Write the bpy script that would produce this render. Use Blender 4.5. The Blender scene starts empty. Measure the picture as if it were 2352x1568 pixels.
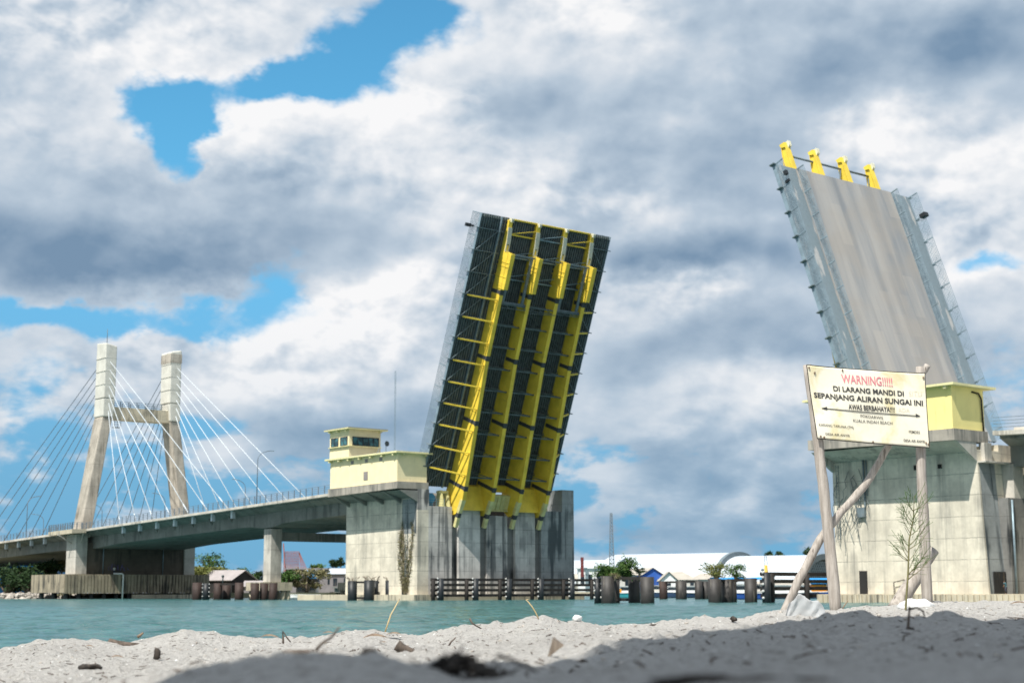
import bpy, bmesh, math, random
import numpy as np
from mathutils import Matrix, Vector
random.seed(7); rng = np.random.default_rng(7)
scene = bpy.context.scene
COL = scene.collection
R_ = math.radians
# ------------------------------------------------------------------ camera
CAMZ = 1.17                                  # metres above the water (water surface is z = 0)
PITCH = math.atan((1358.7-784)/3560.0); ROLL = 0.0026
c_, s_ = math.cos(PITCH), math.sin(PITCH)
cam = bpy.data.cameras.new('camera'); co = bpy.data.objects.new('camera', cam); COL.objects.link(co)
cam.sensor_width = 23.5; cam.lens = 23.5*3560/2352.0
cam.clip_start = 0.05; cam.clip_end = 20000
co.matrix_world = Matrix.Translation((0, 0, CAMZ)) @ Matrix.Rotation(math.pi/2+PITCH, 4, 'X') @ Matrix.Rotation(-ROLL, 4, 'Z')
cam.dof.use_dof = True; cam.dof.focus_distance = 9.0; cam.dof.aperture_fstop = 5.0
scene.camera = co
FPX = 3560.0; CR, SR = math.cos(ROLL), math.sin(ROLL)
def ray(x, y):                                # view direction of a point of the photograph (2352 wide)
    X0, Y0 = x-1176.0, 784.0-y
    X = (X0*CR+Y0*SR)/FPX; Y = (-X0*SR+Y0*CR)/FPX
    return Vector((X, c_-Y*s_, s_+Y*c_))
def at(x, y, Y):                              # the place at distance Y seen there
    r = ray(x, y); return Vector((0, 0, CAMZ)) + r*(Y/r.y)
# ------------------------------------------------------------------ sun and sky
SUN = Vector((-.365, -.566, 1.0)).normalized()
EL = math.asin(SUN.z); AZ = math.atan2(SUN.x, SUN.y)
sl = bpy.data.lights.new('sun', 'SUN'); sl.energy = 5.0; sl.angle = R_(0.53); sl.color = (1, .95, .87)
so = bpy.data.objects.new('sun', sl); COL.objects.link(so)
so.rotation_euler = SUN.to_track_quat('Z', 'Y').to_euler(); so.location = (0, -20, 60)
scene.view_settings.view_transform = 'Standard'; scene.view_settings.look = 'None'
scene.view_settings.exposure = 0.4; scene.view_settings.gamma = 1.0

class NT:
    """small helper for writing node graphs"""
    def __init__(s, tree): s.t = tree; s.n = tree.nodes; s.l = tree.links
    def node(s, typ, **kw):
        n = s.n.new(typ)
        for k, v in kw.items(): setattr(n, k, v)
        return n
    def put(s, sock, v):
        if hasattr(v, 'bl_idname') or isinstance(v, bpy.types.NodeSocket): s.l.new(v, sock)
        elif v is not None:
            if isinstance(v, (tuple, list)) and len(v) == 3 and sock.type == 'RGBA': v = (*v, 1)
            sock.default_value = v
    def math(s, op, a, b=None, c=None, clamp=False):
        n = s.node('ShaderNodeMath', operation=op); n.use_clamp = clamp
        s.put(n.inputs[0], a)
        if b is not None: s.put(n.inputs[1], b)
        if c is not None: s.put(n.inputs[2], c)
        return n.outputs[0]
    def vmath(s, op, a, b=None, c=None, out=0):
        n = s.node('ShaderNodeVectorMath', operation=op)
        s.put(n.inputs[0], a)
        if b is not None: s.put(n.inputs[1], b)
        if c is not None: s.put(n.inputs[2], c)
        return n.outputs[out]
    def noise(s, vec, scale=1, detail=4, rough=.5, dist=0, lac=2.0, out=0):
        n = s.node('ShaderNodeTexNoise'); s.put(n.inputs['Vector'], vec)
        n.inputs['Scale'].default_value = scale; n.inputs['Detail'].default_value = detail
        n.inputs['Roughness'].default_value = rough; n.inputs['Distortion'].default_value = dist
        n.inputs['Lacunarity'].default_value = lac
        return n.outputs[out]
    def smooth(s, v, a, b, lo=0., hi=1.):
        n = s.node('ShaderNodeMapRange', interpolation_type='SMOOTHSTEP'); s.put(n.inputs[0], v)
        n.inputs[1].default_value = a; n.inputs[2].default_value = b
        n.inputs[3].default_value = lo; n.inputs[4].default_value = hi
        return n.outputs[0]
    def mix(s, f, a, b, typ='MIX'):
        n = s.node('ShaderNodeMix', data_type='RGBA', blend_type=typ)
        s.put(n.inputs[0], f); s.put(n.inputs[6], a); s.put(n.inputs[7], b)
        return n.outputs[2]
    def ramp(s, f, stops):
        n = s.node('ShaderNodeValToRGB'); s.put(n.inputs[0], f)
        e = n.color_ramp.elements
        while len(e) < len(stops): e.new(.5)
        for k, (p, c) in enumerate(stops): e[k].position = p; e[k].color = (*c, 1) if len(c) == 3 else c
        return n.outputs[0]
    def comb(s, x, y, z):
        n = s.node('ShaderNodeCombineXYZ'); s.put(n.inputs[0], x); s.put(n.inputs[1], y); s.put(n.inputs[2], z); return n.outputs[0]
    def sep(s, v):
        n = s.node('ShaderNodeSeparateXYZ'); s.put(n.inputs[0], v); return n.outputs

world = bpy.data.worlds.new('World'); scene.world = world; world.use_nodes = True
world.cycles.sampling_method = 'MANUAL'; world.cycles.sample_map_resolution = 256
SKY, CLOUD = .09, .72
HOLES = [(930, 60, 120, 70, -.95), (1010, 5, 80, 50, -.5), (790, 150, 110, 60, -.85), (600, 210, 150, 42, -.85), (360, 255, 110, 70, -1.0),
 (405, 350, 75, 75, -.9), (455, 420, 50, 50, -.7), (615, 655, 70, 70, -.75), (430, 745, 330, 46, -.86), (60, 745, 180, 44, -.78),
 (60, 850, 130, 70, -.45), (40, 1000, 90, 70, -.55), (330, 1000, 240, 70, -.30), (160, 1160, 220, 60, -.40), (620, 1262, 300, 60, -1.0), (250, 1090, 300, 60, -.45), (90, 1180, 160, 60, -.4), (480, 960, 90, 50, -.4), (1400, 1060, 120, 70, -.4), (1330, 1280, 200, 50, -.3),
 (560, 1110, 200, 50, -.35), (310, 900, 60, 60, -.2), (320, 800, 70, 40, .35), (160, 910, 90, 60, .35), (30, 800, 50, 30, .3), (1480, 1172, 90, 34, -.95), (2300, 628, 95, 30, -.6), (1330, 1110, 90, 70, -.5),
 (1500, 1250, 300, 50, -.5), (1850, 1180, 120, 90, -.45), (2150, 190, 60, 30, -.3), (1550, 1130, 420, 110, .42), (1750, 1240, 420, 60, .25), (2330, 840, 90, 70, -.35), (1100, 1150, 200, 80, -.3),
 (560, 400, 140, 120, .35), (250, 80, 300, 120, .4), (250, 560, 350, 110, .4), (780, 800, 260, 70, .35), (1500, 500, 500, 400, .3)]
LIT = [(620, 250, 200, 50, 0.446), (880, 235, 170, 65, 0.360), (1020, 300, 240, 90, 0.259), (520, 300, 90, 80, 0.302), (720, 360, 300, 80, 0.130),
 (240, 60, 320, 80, 0.288), (600, 50, 170, 80, 0.202), (90, 300, 170, 110, 0.036), (770, 730, 170, 55, 0.396), (960, 680, 120, 70, 0.288), (650, 800, 180, 50, 0.288),
 (620, 860, 220, 60, 0.101), (330, 800, 70, 40, 0.252), (170, 900, 120, 60, 0.252), (1400, 45, 100, 55, 0.302), (1250, 120, 150, 80, 0.086), (2100, 290, 180, 80, 0.302),
 (2240, 430, 190, 130, 0.216), (2040, 340, 140, 70, 0.158), (2150, 640, 100, 70, 0.187), (1500, 680, 180, 50, 0.259), (1420, 760, 130, 40, 0.101), (1650, 700, 120, 40, 0.187),
 (1700, 930, 170, 80, 0.202), (1480, 1010, 180, 70, 0.086), (1800, 880, 130, 50, 0.187), (1200, 400, 320, 90, 0.101), (1420, 480, 150, 50, 0.115),
 (60, 950, 80, 50, 0.144), (1960, 270, 130, 50, 0.130), (1000, 900, 220, 40, 0.086), (1050, 800, 150, 60, 0.086),
 (180, 600, 400, 80, -0.422), (60, 480, 240, 100, -0.163), (420, 650, 220, 45, -0.218), (1640, 570, 290, 75, -0.354), (1460, 620, 190, 45, -0.245), (1300, 200, 280, 80, -0.082),
 (1500, 330, 340, 90, -0.095), (1800, 380, 220, 140, -0.136), (1900, 120, 360, 110, -0.150), (2250, 60, 220, 90, -0.177), (620, 330, 110, 40, -0.095), (1180, 260, 80, 70, -0.095),
 (860, 960, 280, 55, -0.286), (620, 560, 240, 70, -0.109), (1560, 850, 260, 70, -0.272), (1650, 1080, 280, 70, -0.150), (2000, 780, 280, 80, -0.190),
 (130, 1200, 320, 70, -0.054), (1550, 1250, 500, 60, -.14), (1450, 1130, 160, 40, .14), (1750, 1060, 130, 40, .14), (1500, 1200, 420, 70, -0.122), (1010, 390, 180, 35, -0.054), (330, 940, 260, 45, -0.095)]
def build_world():
    N = NT(world.node_tree); N.n.clear()
    out = N.node('ShaderNodeOutputWorld')
    tc = N.node('ShaderNodeTexCoord'); d = tc.outputs['Generated']
    sky = N.node('ShaderNodeTexSky', sky_type='NISHITA'); sky.sun_disc = False
    sky.sun_elevation = EL; sky.sun_rotation = AZ; sky.air_density = 1.0; sky.dust_density = .4; sky.ozone_density = 2.0
    o = N.sep(d)
    az = N.math('ARCTAN2', o[0], o[1]); el = N.math('ARCSINE', o[2])
    tint = N.mix(N.smooth(el, -.02, .30), (.42, .68, 1.02), (.60, 1.35, 1.42))
    tint = N.mix(N.smooth(el, .34, .75), tint, (.78, .92, 1.0)); tint = N.mix(N.smooth(N.math('ABSOLUTE', az), .7, 1.3), tint, (.78, .92, 1.0))
    skc = N.mix(1.0, sky.outputs[0], tint, 'MULTIPLY')
    skc = N.mix(N.math('MULTIPLY', N.smooth(el, .26, .02, 0, .92), N.smooth(N.math('ABSOLUTE', az), 1.3, .7)), skc, tuple(v*.76/SKY for v in (.16, .42, .66)))
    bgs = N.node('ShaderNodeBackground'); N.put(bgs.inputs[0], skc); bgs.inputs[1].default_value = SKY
    p0 = N.comb(az, el, 0.0)
    # noise space: flattened direction
    q = N.vmath('MULTIPLY', d, (1, 1, 1.45))
    w = N.noise(q, 7, 6, .6, out=1)
    w = N.vmath('SUBTRACT', w, (.5, .5, .5))
    p = N.vmath('MULTIPLY_ADD', w, (.13, .085, 0), p0)
    def blobs(lst, pos, start):
        acc = start
        for (x, y, rx, ry, wt) in lst:
            r = ray(x, y).normalized(); a = math.atan2(r.x, r.y); e = math.asin(r.z)
            sx, sy = FPX/rx, FPX/ry
            v = N.vmath('MULTIPLY_ADD', pos, (sx, sy, 0), (-a*sx, -e*sy, 0))
            dd = N.vmath('DOT_PRODUCT', v, v, out=1)
            g = N.math('POWER', .42, dd)
            acc = N.math('MULTIPLY_ADD', g, wt, acc)
        return acc
    holes = HOLES
    cover = blobs(holes, p, .50)
    # far fewer clouds away from this part of the sky
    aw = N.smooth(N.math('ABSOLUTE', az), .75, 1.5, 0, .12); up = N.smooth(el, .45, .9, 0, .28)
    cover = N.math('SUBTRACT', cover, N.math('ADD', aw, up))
    def field(off):
        qq = N.vmath('ADD', q, off) if off else q
        n = N.noise(qq, 8.0, 6, .52)
        wp = N.vmath('MULTIPLY_ADD', N.vmath('SUBTRACT', N.noise(qq, 14, 3, .5, out=1), (.5, .5, .5)), (.035, .035, .035), qq)
        def puff(sc):
            v = N.node('ShaderNodeTexVoronoi', feature='F1'); N.put(v.inputs['Vector'], wp); v.inputs['Scale'].default_value = sc
            v.inputs['Detail'].default_value = 2.0; v.inputs['Roughness'].default_value = .55; v.inputs['Lacunarity'].default_value = 2.2
            v.normalize = True
            return N.math('SUBTRACT', 1.0, v.outputs['Distance'])
        return n, N.math('MULTIPLY_ADD', puff(38.0), .45, N.math('MULTIPLY', puff(15.0), .55))
    lowk = N.smooth(el, .20, .05); small = N.noise(N.vmath('MULTIPLY', q, (1, 1, 1.5)), 21.0, 6, .55, .2)
    n1, v1 = field(None); n1b, v1b = field((-.005, -.003, .009))
    fine = N.noise(q, 45.0, 4, .55)
    dens = N.math('MULTIPLY_ADD', N.math('SUBTRACT', n1, .5), 1.35, cover)
    dens = N.math('MULTIPLY_ADD', N.math('SUBTRACT', v1, .62), 1.1, dens)
    dens = N.math('MULTIPLY_ADD', N.math('SUBTRACT', fine, .5), .22, dens)
    dens = N.math('MULTIPLY_ADD', lowk, N.math('MULTIPLY_ADD', N.math('SUBTRACT', small, .5), 2.7, -.08), dens)
    alpha = N.smooth(dens, -.12, .36)
    # brightness of the clouds themselves
    lit = LIT
    br = blobs(lit, p, .575)
    calm = N.math('MULTIPLY', N.smooth(br, .48, .80, .40, 1.35), N.smooth(N.noise(q, 4.2, 2, .5), .36, .60, .6, 1.15))
    big = N.math('SUBTRACT', N.noise(q, 9, 3, .5), N.noise(N.vmath('ADD', q, (-.012, -.006, .026)), 9, 3, .5))
    rel = N.math('MULTIPLY_ADD', N.math('MULTIPLY', N.math('SUBTRACT', n1, n1b), calm), 1.0, N.math('MULTIPLY', big, .55)); rel2 = N.math('MULTIPLY', N.math('SUBTRACT', v1, v1b), calm)
    br = N.math('MULTIPLY_ADD', rel, 2.3, br); br = N.math('MULTIPLY_ADD', rel2, 1.35, br)
    br = N.math('MULTIPLY_ADD', N.math('SUBTRACT', fine, .5), .05, br)
    br = N.math('MULTIPLY_ADD', N.math('MULTIPLY', lowk, N.math('SUBTRACT', small, .5)), 1.7, br)
    br = N.math('MULTIPLY_ADD', N.smooth(dens, .1, .8), -.14, N.math('ADD', br, .09))
    ccol = N.ramp(br, [(0, (.20, .31, .45)), (.25, (.34, .45, .58)), (.5, (.52, .62, .73)), (.74, (.76, .81, .87)), (1, (.99, .99, 1.0))])
    # thin blue veil of air in front of the lowest clouds
    low = N.smooth(el, -.01, .19, .55, 0)
    ccol = N.mix(low, ccol, (.25, .44, .62))
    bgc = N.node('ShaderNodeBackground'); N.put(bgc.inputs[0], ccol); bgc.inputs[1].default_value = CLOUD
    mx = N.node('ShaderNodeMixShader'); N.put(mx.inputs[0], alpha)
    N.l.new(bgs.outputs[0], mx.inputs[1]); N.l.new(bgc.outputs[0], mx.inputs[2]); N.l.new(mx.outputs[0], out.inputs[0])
build_world()

# ------------------------------------------------------------------ mesh helpers
def tag(o, label=None, cat=None, group=None, kind=None):
    if label: o['label'] = label
    if cat: o['category'] = cat
    if group: o['group'] = group
    if kind: o['kind'] = kind
    return o
def empty(name, loc=(0, 0, 0), rz=0.0, label=None, cat=None, group=None):
    o = bpy.data.objects.new(name, None); COL.objects.link(o); o.location = loc; o.rotation_euler = (0, 0, rz)
    o.empty_display_size = .3
    return tag(o, label, cat, group)
class MB:
    def __init__(s, xf=None): s.v = []; s.f = []; s.xf = xf; s.sm = []
    def add(s, vs, fs, smooth=False):
        b = len(s.v)
        if s.xf: vs = [s.xf(*q) for q in vs]
        s.v += [tuple(q) for q in vs]
        s.f += [tuple(b+i for i in f) for f in fs]; s.sm += [smooth]*len(fs)
        return s
    def hexa(s, P):                            # 8 points: bottom ring 0-3, top ring 4-7
        return s.add(P, [(3, 2, 1, 0), (4, 5, 6, 7), (0, 1, 5, 4), (1, 2, 6, 5), (2, 3, 7, 6), (3, 0, 4, 7)])
    def box(s, x0, x1, y0, y1, z0, z1):
        return s.hexa([(x0, y0, z0), (x1, y0, z0), (x1, y1, z0), (x0, y1, z0), (x0, y0, z1), (x1, y0, z1), (x1, y1, z1), (x0, y1, z1)])
    def prism(s, poly, axis, a, b):            # polygon in the two other axes, extruded along axis
        n = len(poly); P = []
        for t in (a, b):
            for (p, q) in poly: P.append((t, p, q) if axis == 0 else (p, t, q) if axis == 1 else (p, q, t))
        return s.add(P, [tuple(range(n)), tuple(range(2*n-1, n-1, -1))] + [(i, i+n, (i+1) % n+n, (i+1) % n) for i in range(n)])
    def tube(s, pts, r, n=8, caps=True):
        pts = [Vector(p) for p in pts]; rs = r if isinstance(r, (list, tuple)) else [r]*len(pts)
        P = []; F = []; up0 = None
        for k, p in enumerate(pts):
            d = (pts[min(k+1, len(pts)-1)]-pts[max(k-1, 0)])
            if d.length < 1e-9: d = Vector((0, 0, 1))
            d.normalize()
            if up0 is None:
                up0 = Vector((0, 0, 1)) if abs(d.z) < .9 else Vector((1, 0, 0))
            a = up0-d*up0.dot(d); a.normalize(); up0 = a; b = d.cross(a)
            for i in range(n):
                t = 2*math.pi*i/n; P.append(p+a*(math.cos(t)*rs[k])+b*(math.sin(t)*rs[k]))
        for k in range(len(pts)-1):
            for i in range(n):
                j = (i+1) % n; F.append((k*n+i, k*n+j, (k+1)*n+j, (k+1)*n+i))
        s.add(P, F, n > 5)
        if caps: s.f += [tuple(len(s.v)-len(P)+i for i in range(n-1, -1, -1)), tuple(len(s.v)-n+i for i in range(n))]; s.sm += [False, False]
        return s
    def bar(s, p0, p1, w, h=None, up=(0, 0, 1)):   # rectangular bar
        h = h or w; p0, p1 = Vector(p0), Vector(p1); d = (p1-p0).normalized(); u = Vector(up)
        if abs(d.dot(u)) > .98: u = Vector((1, 0, 0))
        sx = d.cross(u).normalized()*w/2; sy = sx.cross(d).normalized()*h/2
        P = [p-sx-sy for p in (p0,)]+[p0+sx-sy, p0+sx+sy, p0-sx+sy, p1-sx-sy, p1+sx-sy, p1+sx+sy, p1-sx+sy]
        return s.hexa(P)
    def quad(s, a, b, c, d): return s.add([a, b, c, d], [(0, 1, 2, 3)])
    def blob(s, c, r, n=1, seed=0, amp=.25):       # lumpy rounded shape
        bm = bmesh.new(); bmesh.ops.create_icosphere(bm, subdivisions=n, radius=1)
        rr = random.Random(seed); r = r if isinstance(r, (list, tuple)) else (r, r, r)
        P = []
        for v in bm.verts:
            k = 1+rr.uniform(-amp, amp); P.append((c[0]+v.co.x*r[0]*k, c[1]+v.co.y*r[1]*k, c[2]+v.co.z*r[2]*k))
        F = [tuple(v.index for v in f.verts) for f in bm.faces]; bm.free()
        return s.add(P, F, n > 1)
    def build(s, name, mat, parent=None, origin=None, smooth=False):
        me = bpy.data.meshes.new(name)
        o3 = Vector(origin) if origin is not None else Vector((0, 0, 0))
        me.from_pydata([tuple(Vector(q)-o3) for q in s.v], [], s.f)
        me.polygons.foreach_set('use_smooth', [bool(x or smooth) for x in s.sm])
        me.materials.append(mat); me.update()
        o = bpy.data.objects.new(name, me); COL.objects.link(o)
        if parent: o.parent = parent
        elif origin is not None: o.location = origin
        return o
def smoothed(o, w=.02, seg=2):
    m = o.modifiers.new('bevel', 'BEVEL'); m.width = w; m.segments = seg; m.limit_method = 'ANGLE'; return o
def copy_tree(o, parent=None):
    c = o.copy(); COL.objects.link(c); c.parent = parent
    for ch in list(o.children): copy_tree(ch, c)
    return c
# ------------------------------------------------------------------ materials
def material(name):
    m = bpy.data.materials.new(name); m.use_nodes = True; N = NT(m.node_tree)
    return m, N, N.n['Principled BSDF']
def bumpn(N, b, h, strength=.3, dist=.02):
    n = N.node('ShaderNodeBump'); n.inputs['Strength'].default_value = strength; n.inputs['Distance'].default_value = dist
    N.put(n.inputs['Height'], h); N.l.new(n.outputs[0], b.inputs['Normal'])
def objco(N): return N.node('ShaderNodeTexCoord').outputs['Object']
def paint(name, col, rough=.5, var=.12, dirt=(.25, .18, .1), dirtamt=.25, scale=.6, metal=0, spec=.4):
    m, N, b = material(name); P = objco(N)
    n = N.noise(P, scale, 5, .6); s2 = N.noise(N.vmath('MULTIPLY', P, (1, 1, .12)), 2.2*scale/.6, 5, .65)
    base = N.mix(N.smooth(n, .3, .7, 0, 1), tuple(x*(1-var) for x in col), tuple(min(1, x*(1+var*.6)) for x in col))
    base = N.mix(N.smooth(s2, .56, .75, 0, dirtamt), base, dirt)
    N.put(b.inputs['Base Color'], base); b.inputs['Roughness'].default_value = rough; b.inputs['Metallic'].default_value = metal
    b.inputs['Specular IOR Level'].default_value = spec
    bumpn(N, b, N.noise(P, 14, 3), .15, .01)
    return m
def concrete(name, col=(.50, .47, .41), dark=(.10, .105, .10), stain=.5, grid=2.1, vgrid=2.4, z0=0.0, line=.6, streak=1.0, scale=1.0, bands=0.0):
    m, N, b = material(name); P = objco(N); o = N.sep(P)
    n = N.noise(P, .35*scale, 6, .6); n2 = N.noise(P, 2.6*scale, 6, .65)
    base = N.mix(N.smooth(n, .32, .68), tuple(x*.80 for x in col), tuple(x*1.12 for x in col))
    base = N.mix(N.smooth(n2, .35, .8, 0, .35), base, tuple(x*.62 for x in col))
    # vertical run-off streaks
    sv = N.vmath('MULTIPLY', P, (1.0, 1.0, .055))
    st = N.noise(sv, 1.15*scale*streak, 7, .62, .25); st2 = N.noise(sv, 4.5*scale*streak, 5, .6)
    brk = N.noise(P, .22*scale, 3, .5)
    a = N.math('ADD', N.math('MULTIPLY', N.math('SUBTRACT', st, .5), 1.6), N.math('MULTIPLY', N.math('SUBTRACT', brk, .5), 1.3))
    base = N.mix(N.smooth(a, .02, .34, 0, stain), base, dark)
    base = N.mix(N.smooth(st2, .58, .8, 0, stain*.6), base, tuple(x*.45 for x in col))
    if bands:
        bp_ = N.comb(N.math('ADD', o[0], o[1]), 0.0, N.math('MULTIPLY', o[2], .035)); bn_ = N.noise(bp_, .95, 4, .55, .15); top = N.noise(P, .30, 3)
        base = N.mix(N.smooth(N.math('ADD', bn_, N.math('MULTIPLY', N.math('SUBTRACT', top, .5), .35)), .50, .62, 0, bands), base, dark)
    if grid:
        ang = N.math('ADD', o[0], o[1])
        def ln(v, sp, wd):
            fr = N.math('FRACT', N.math('DIVIDE', v, sp)); fr = N.math('ABSOLUTE', N.math('SUBTRACT', fr, .5))
            return N.smooth(fr, .5-wd/sp, .5-wd*.35/sp)
        wob = N.math('MULTIPLY_ADD', N.math('SUBTRACT', n2, .5), .12, o[2])
        l1 = ln(N.math('ADD', wob, -z0), grid, .05); l2 = ln(ang, vgrid, .04)
        brk2 = N.smooth(N.noise(P, .7, 3), .35, .6, .25, 1)
        l = N.math('MULTIPLY', N.math('MAXIMUM', l1, N.math('MULTIPLY', l2, .35)), brk2)
        base = N.mix(N.math('MULTIPLY', l, line), base, (.07, .07, .065))
    N.put(b.inputs['Base Color'], base); b.inputs['Roughness'].default_value = .88; b.inputs['Specular IOR Level'].default_value = .25
    bumpn(N, b, N.math('ADD', n2, N.math('MULTIPLY', N.noise(P, 12*scale, 4), .3)), .35, .04)
    return m
M = {}
M['conc_light'] = concrete('pier_concrete', (.66, .61, .50), (.16, .16, .15), stain=.5, bands=.16)
M['conc_front'] = concrete('pier_front_concrete', (.52, .50, .47), (.06, .07, .075), stain=.95, streak=.8, bands=.72)
M['conc_pillar'] = concrete('pillar_concrete', (.60, .585, .55), (.08, .09, .095), stain=.55, streak=.8, bands=.22)
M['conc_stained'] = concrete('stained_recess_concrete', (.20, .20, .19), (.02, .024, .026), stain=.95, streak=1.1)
M['conc_grey'] = concrete('blue_grey_stained_concrete', (.30, .32, .32), (.045, .058, .065), stain=.95, streak=.7, bands=.85)
M['conc_slab'] = concrete('slab_concrete', (.38, .35, .30), stain=.8, grid=0, streak=2.2, bands=.45)
M['conc_deck'] = concrete('deck_concrete', (.55, .52, .46), stain=.5, grid=0, streak=1.5)
M['conc_girder'] = concrete('girder_concrete', (.23, .235, .215), stain=.7, grid=0, streak=1.0)
M['conc_tower'] = concrete('tower_raw_concrete', (.44, .40, .34), (.12, .11, .09), stain=.7, grid=4.6, vgrid=80, line=.55, streak=1.6, bands=.25)
M['conc_column'] = concrete('column_concrete', (.50, .48, .43), stain=.45, grid=4.2, vgrid=90)
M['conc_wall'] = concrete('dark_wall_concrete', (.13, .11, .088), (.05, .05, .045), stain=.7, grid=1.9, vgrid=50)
M['conc_dark'] = concrete('far_pier_concrete', (.10, .10, .10), stain=.5, grid=0)
M['conc_base'] = concrete('base_concrete', (.55, .49, .37), (.08, .085, .08), stain=.75, grid=0, streak=2.4)
M['conc_base_dark'] = concrete('tower_base_concrete', (.36, .31, .225), (.05, .05, .045), stain=.85, grid=0, streak=2.4, bands=.5)
M['tower_white'] = paint('tower_white_paint', (.60, .59, .53), .75, .14, (.34, .32, .26), .6, .5)
M['tower_seam'] = paint('tower_seam', (.42, .41, .37), .8)
M['yellow'] = paint('yellow_steel_paint', (.79, .58, .065), .5, .16, (.34, .22, .06), .38, .5)
M['yellow_pale'] = paint('faded_yellow_paint', (.62, .58, .28), .6, .2, (.22, .17, .10), .6, .9)
M['nose_white'] = paint('pale_primer', (.58, .58, .47), .6, .18, (.50, .42, .10), .5, .8)
M['steel_dark'] = paint('dark_teal_steel', (.10, .125, .13), .5, .35, (.13, .11, .09), .45, 1.4)
M['steel_frame'] = paint('slate_steel', (.15, .19, .21), .5, .25, (.14, .10, .07), .3, 1.4)
M['splice'] = paint('charcoal_splice_plate', (.055, .06, .065), .6, .2, (.2, .16, .05), .2, 3)
M['galv'] = paint('galvanised_steel', (.24, .32, .37), .45, .2, (.30, .26, .20), .25, 1.0, metal=.3)
M['rail_dark'] = paint('grey_blue_rail', (.15, .19, .23), .5, .2, (.2, .16, .12), .3, 1)
M['cable_dark'] = paint('dark_cable', (.10, .13, .16), .5, .1)  # darker grey for the stays left of the tower
M['cable'] = paint('white_cable_sheath', (.58, .64, .68), .4, .08, (.4, .4, .4), .1, .3)
M['house_yellow'] = paint('pale_yellow_render', (.86, .75, .46), .85, .06, (.45, .41, .27), .42, .8)
M['house_lime'] = paint('lemon_yellow_render', (.84, .73, .29), .85, .05, (.40, .36, .16), .35, .5)
M['roof_edge'] = paint('roof_edge_paint', (.70, .66, .36), .8, .1, (.25, .22, .15), .4, .8)
M['roof_top'] = paint('roof_slab_grey', (.30, .30, .30), .85, .1, (.15, .15, .15), .4, .8)
M['frame_dark'] = paint('dark_window_frame', (.03, .035, .04), .4, .1)
M['shutter'] = paint('grey_shutter', (.25, .23, .22), .7, .1)
M['pile'] = paint('weathered_steel_pile', (.036, .033, .031), .6, .35, (.26, .24, .19), .5, .9, spec=.5)
M['pile_rust'] = paint('rusty_steel_pile', (.042, .026, .022), .7, .35, (.15, .10, .08), .6, .9)
M['fender'] = paint('black_rubber_fender', (.016, .02, .024), .5, .2, (.1, .1, .1), .2, 1)
M['bolt'] = paint('pale_bolt', (.6, .6, .58), .5, .1)
M['timber'] = paint('dark_timber_rail', (.022, .019, .017), .8, .3, (.07, .06, .05), .35, 1.5)
M['white_paint'] = paint('white_paint', (.78, .79, .78), .5, .06, (.4, .38, .34), .25, .6)
M['white_roof'] = paint('white_sheet_roof', (.50, .56, .62), .55, .05, (.36, .41, .46), .45, .10)
M['blue_roof'] = paint('bright_blue_sheet', (.02, .27, .62), .5, .15, (.02, .12, .3), .3, .3)
M['blue_tarp'] = paint('blue_tarpaulin', (.02, .26, .60), .5, .25, (.01, .1, .3), .4, 2)
M['blue_wall'] = paint('deep_blue_wall', (.03, .11, .42), .8, .1)
M['grey_wall'] = paint('grey_plaster', (.22, .21, .22), .85, .12)
M['cream_wall'] = paint('cream_plaster', (.62, .60, .55), .85, .12)
M['beige_roof'] = paint('weathered_beige_roof', (.42, .39, .34), .85, .15, (.25, .22, .18), .4, .5)
M['pink_roof'] = paint('faded_pink_roof', (.34, .31, .305), .8, .12, (.3, .25, .22), .4, .5)
M['red'] = paint('dark_red_paint', (.15, .03, .03), .7, .15)
M['glass_dark'] = paint('dark_glass', (.02, .03, .04), .08, .1, spec=.8)
M['shadow_in'] = paint('interior_shade_colour', (.02, .02, .02), .9, .2)  # near-black colour standing in for the shade inside openings and sheds
M['turq'] = paint('turquoise_boat_paint', (.06, .42, .48), .45, .1)
M['navy'] = paint('navy_boat_paint', (.03, .06, .12), .4, .1)
M['orange'] = paint('orange_paint', (.75, .33, .03), .5, .1)
M['mast_yellow'] = paint('ochre_mast_paint', (.60, .38, .05), .5, .1)
M['redlattice'] = paint('faded_red_lattice', (.30, .13, .13), .7, .1)
M['teal_machine'] = paint('blue_machine_paint', (.03, .22, .42), .5, .1)
M['stone'] = paint('grey_rock', (.40, .37, .33), .9, .3, (.15, .13, .1), .4, 2)
M['pvc'] = paint('white_pvc', (.75, .76, .72), .35, .05)
M['motor'] = paint('teal_cloth', (.04, .10, .12), .9, .2)
def m_glass():
    m, N, b = material('window_glass'); P = objco(N)
    n = N.noise(P, 1.3, 3)
    N.put(b.inputs['Base Color'], N.mix(N.smooth(n, .4, .6), (.015, .05, .06), (.05, .17, .19)))
    b.inputs['Roughness'].default_value = .07; b.inputs['Specular IOR Level'].default_value = .8
    return m
M['glass'] = m_glass()
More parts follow.
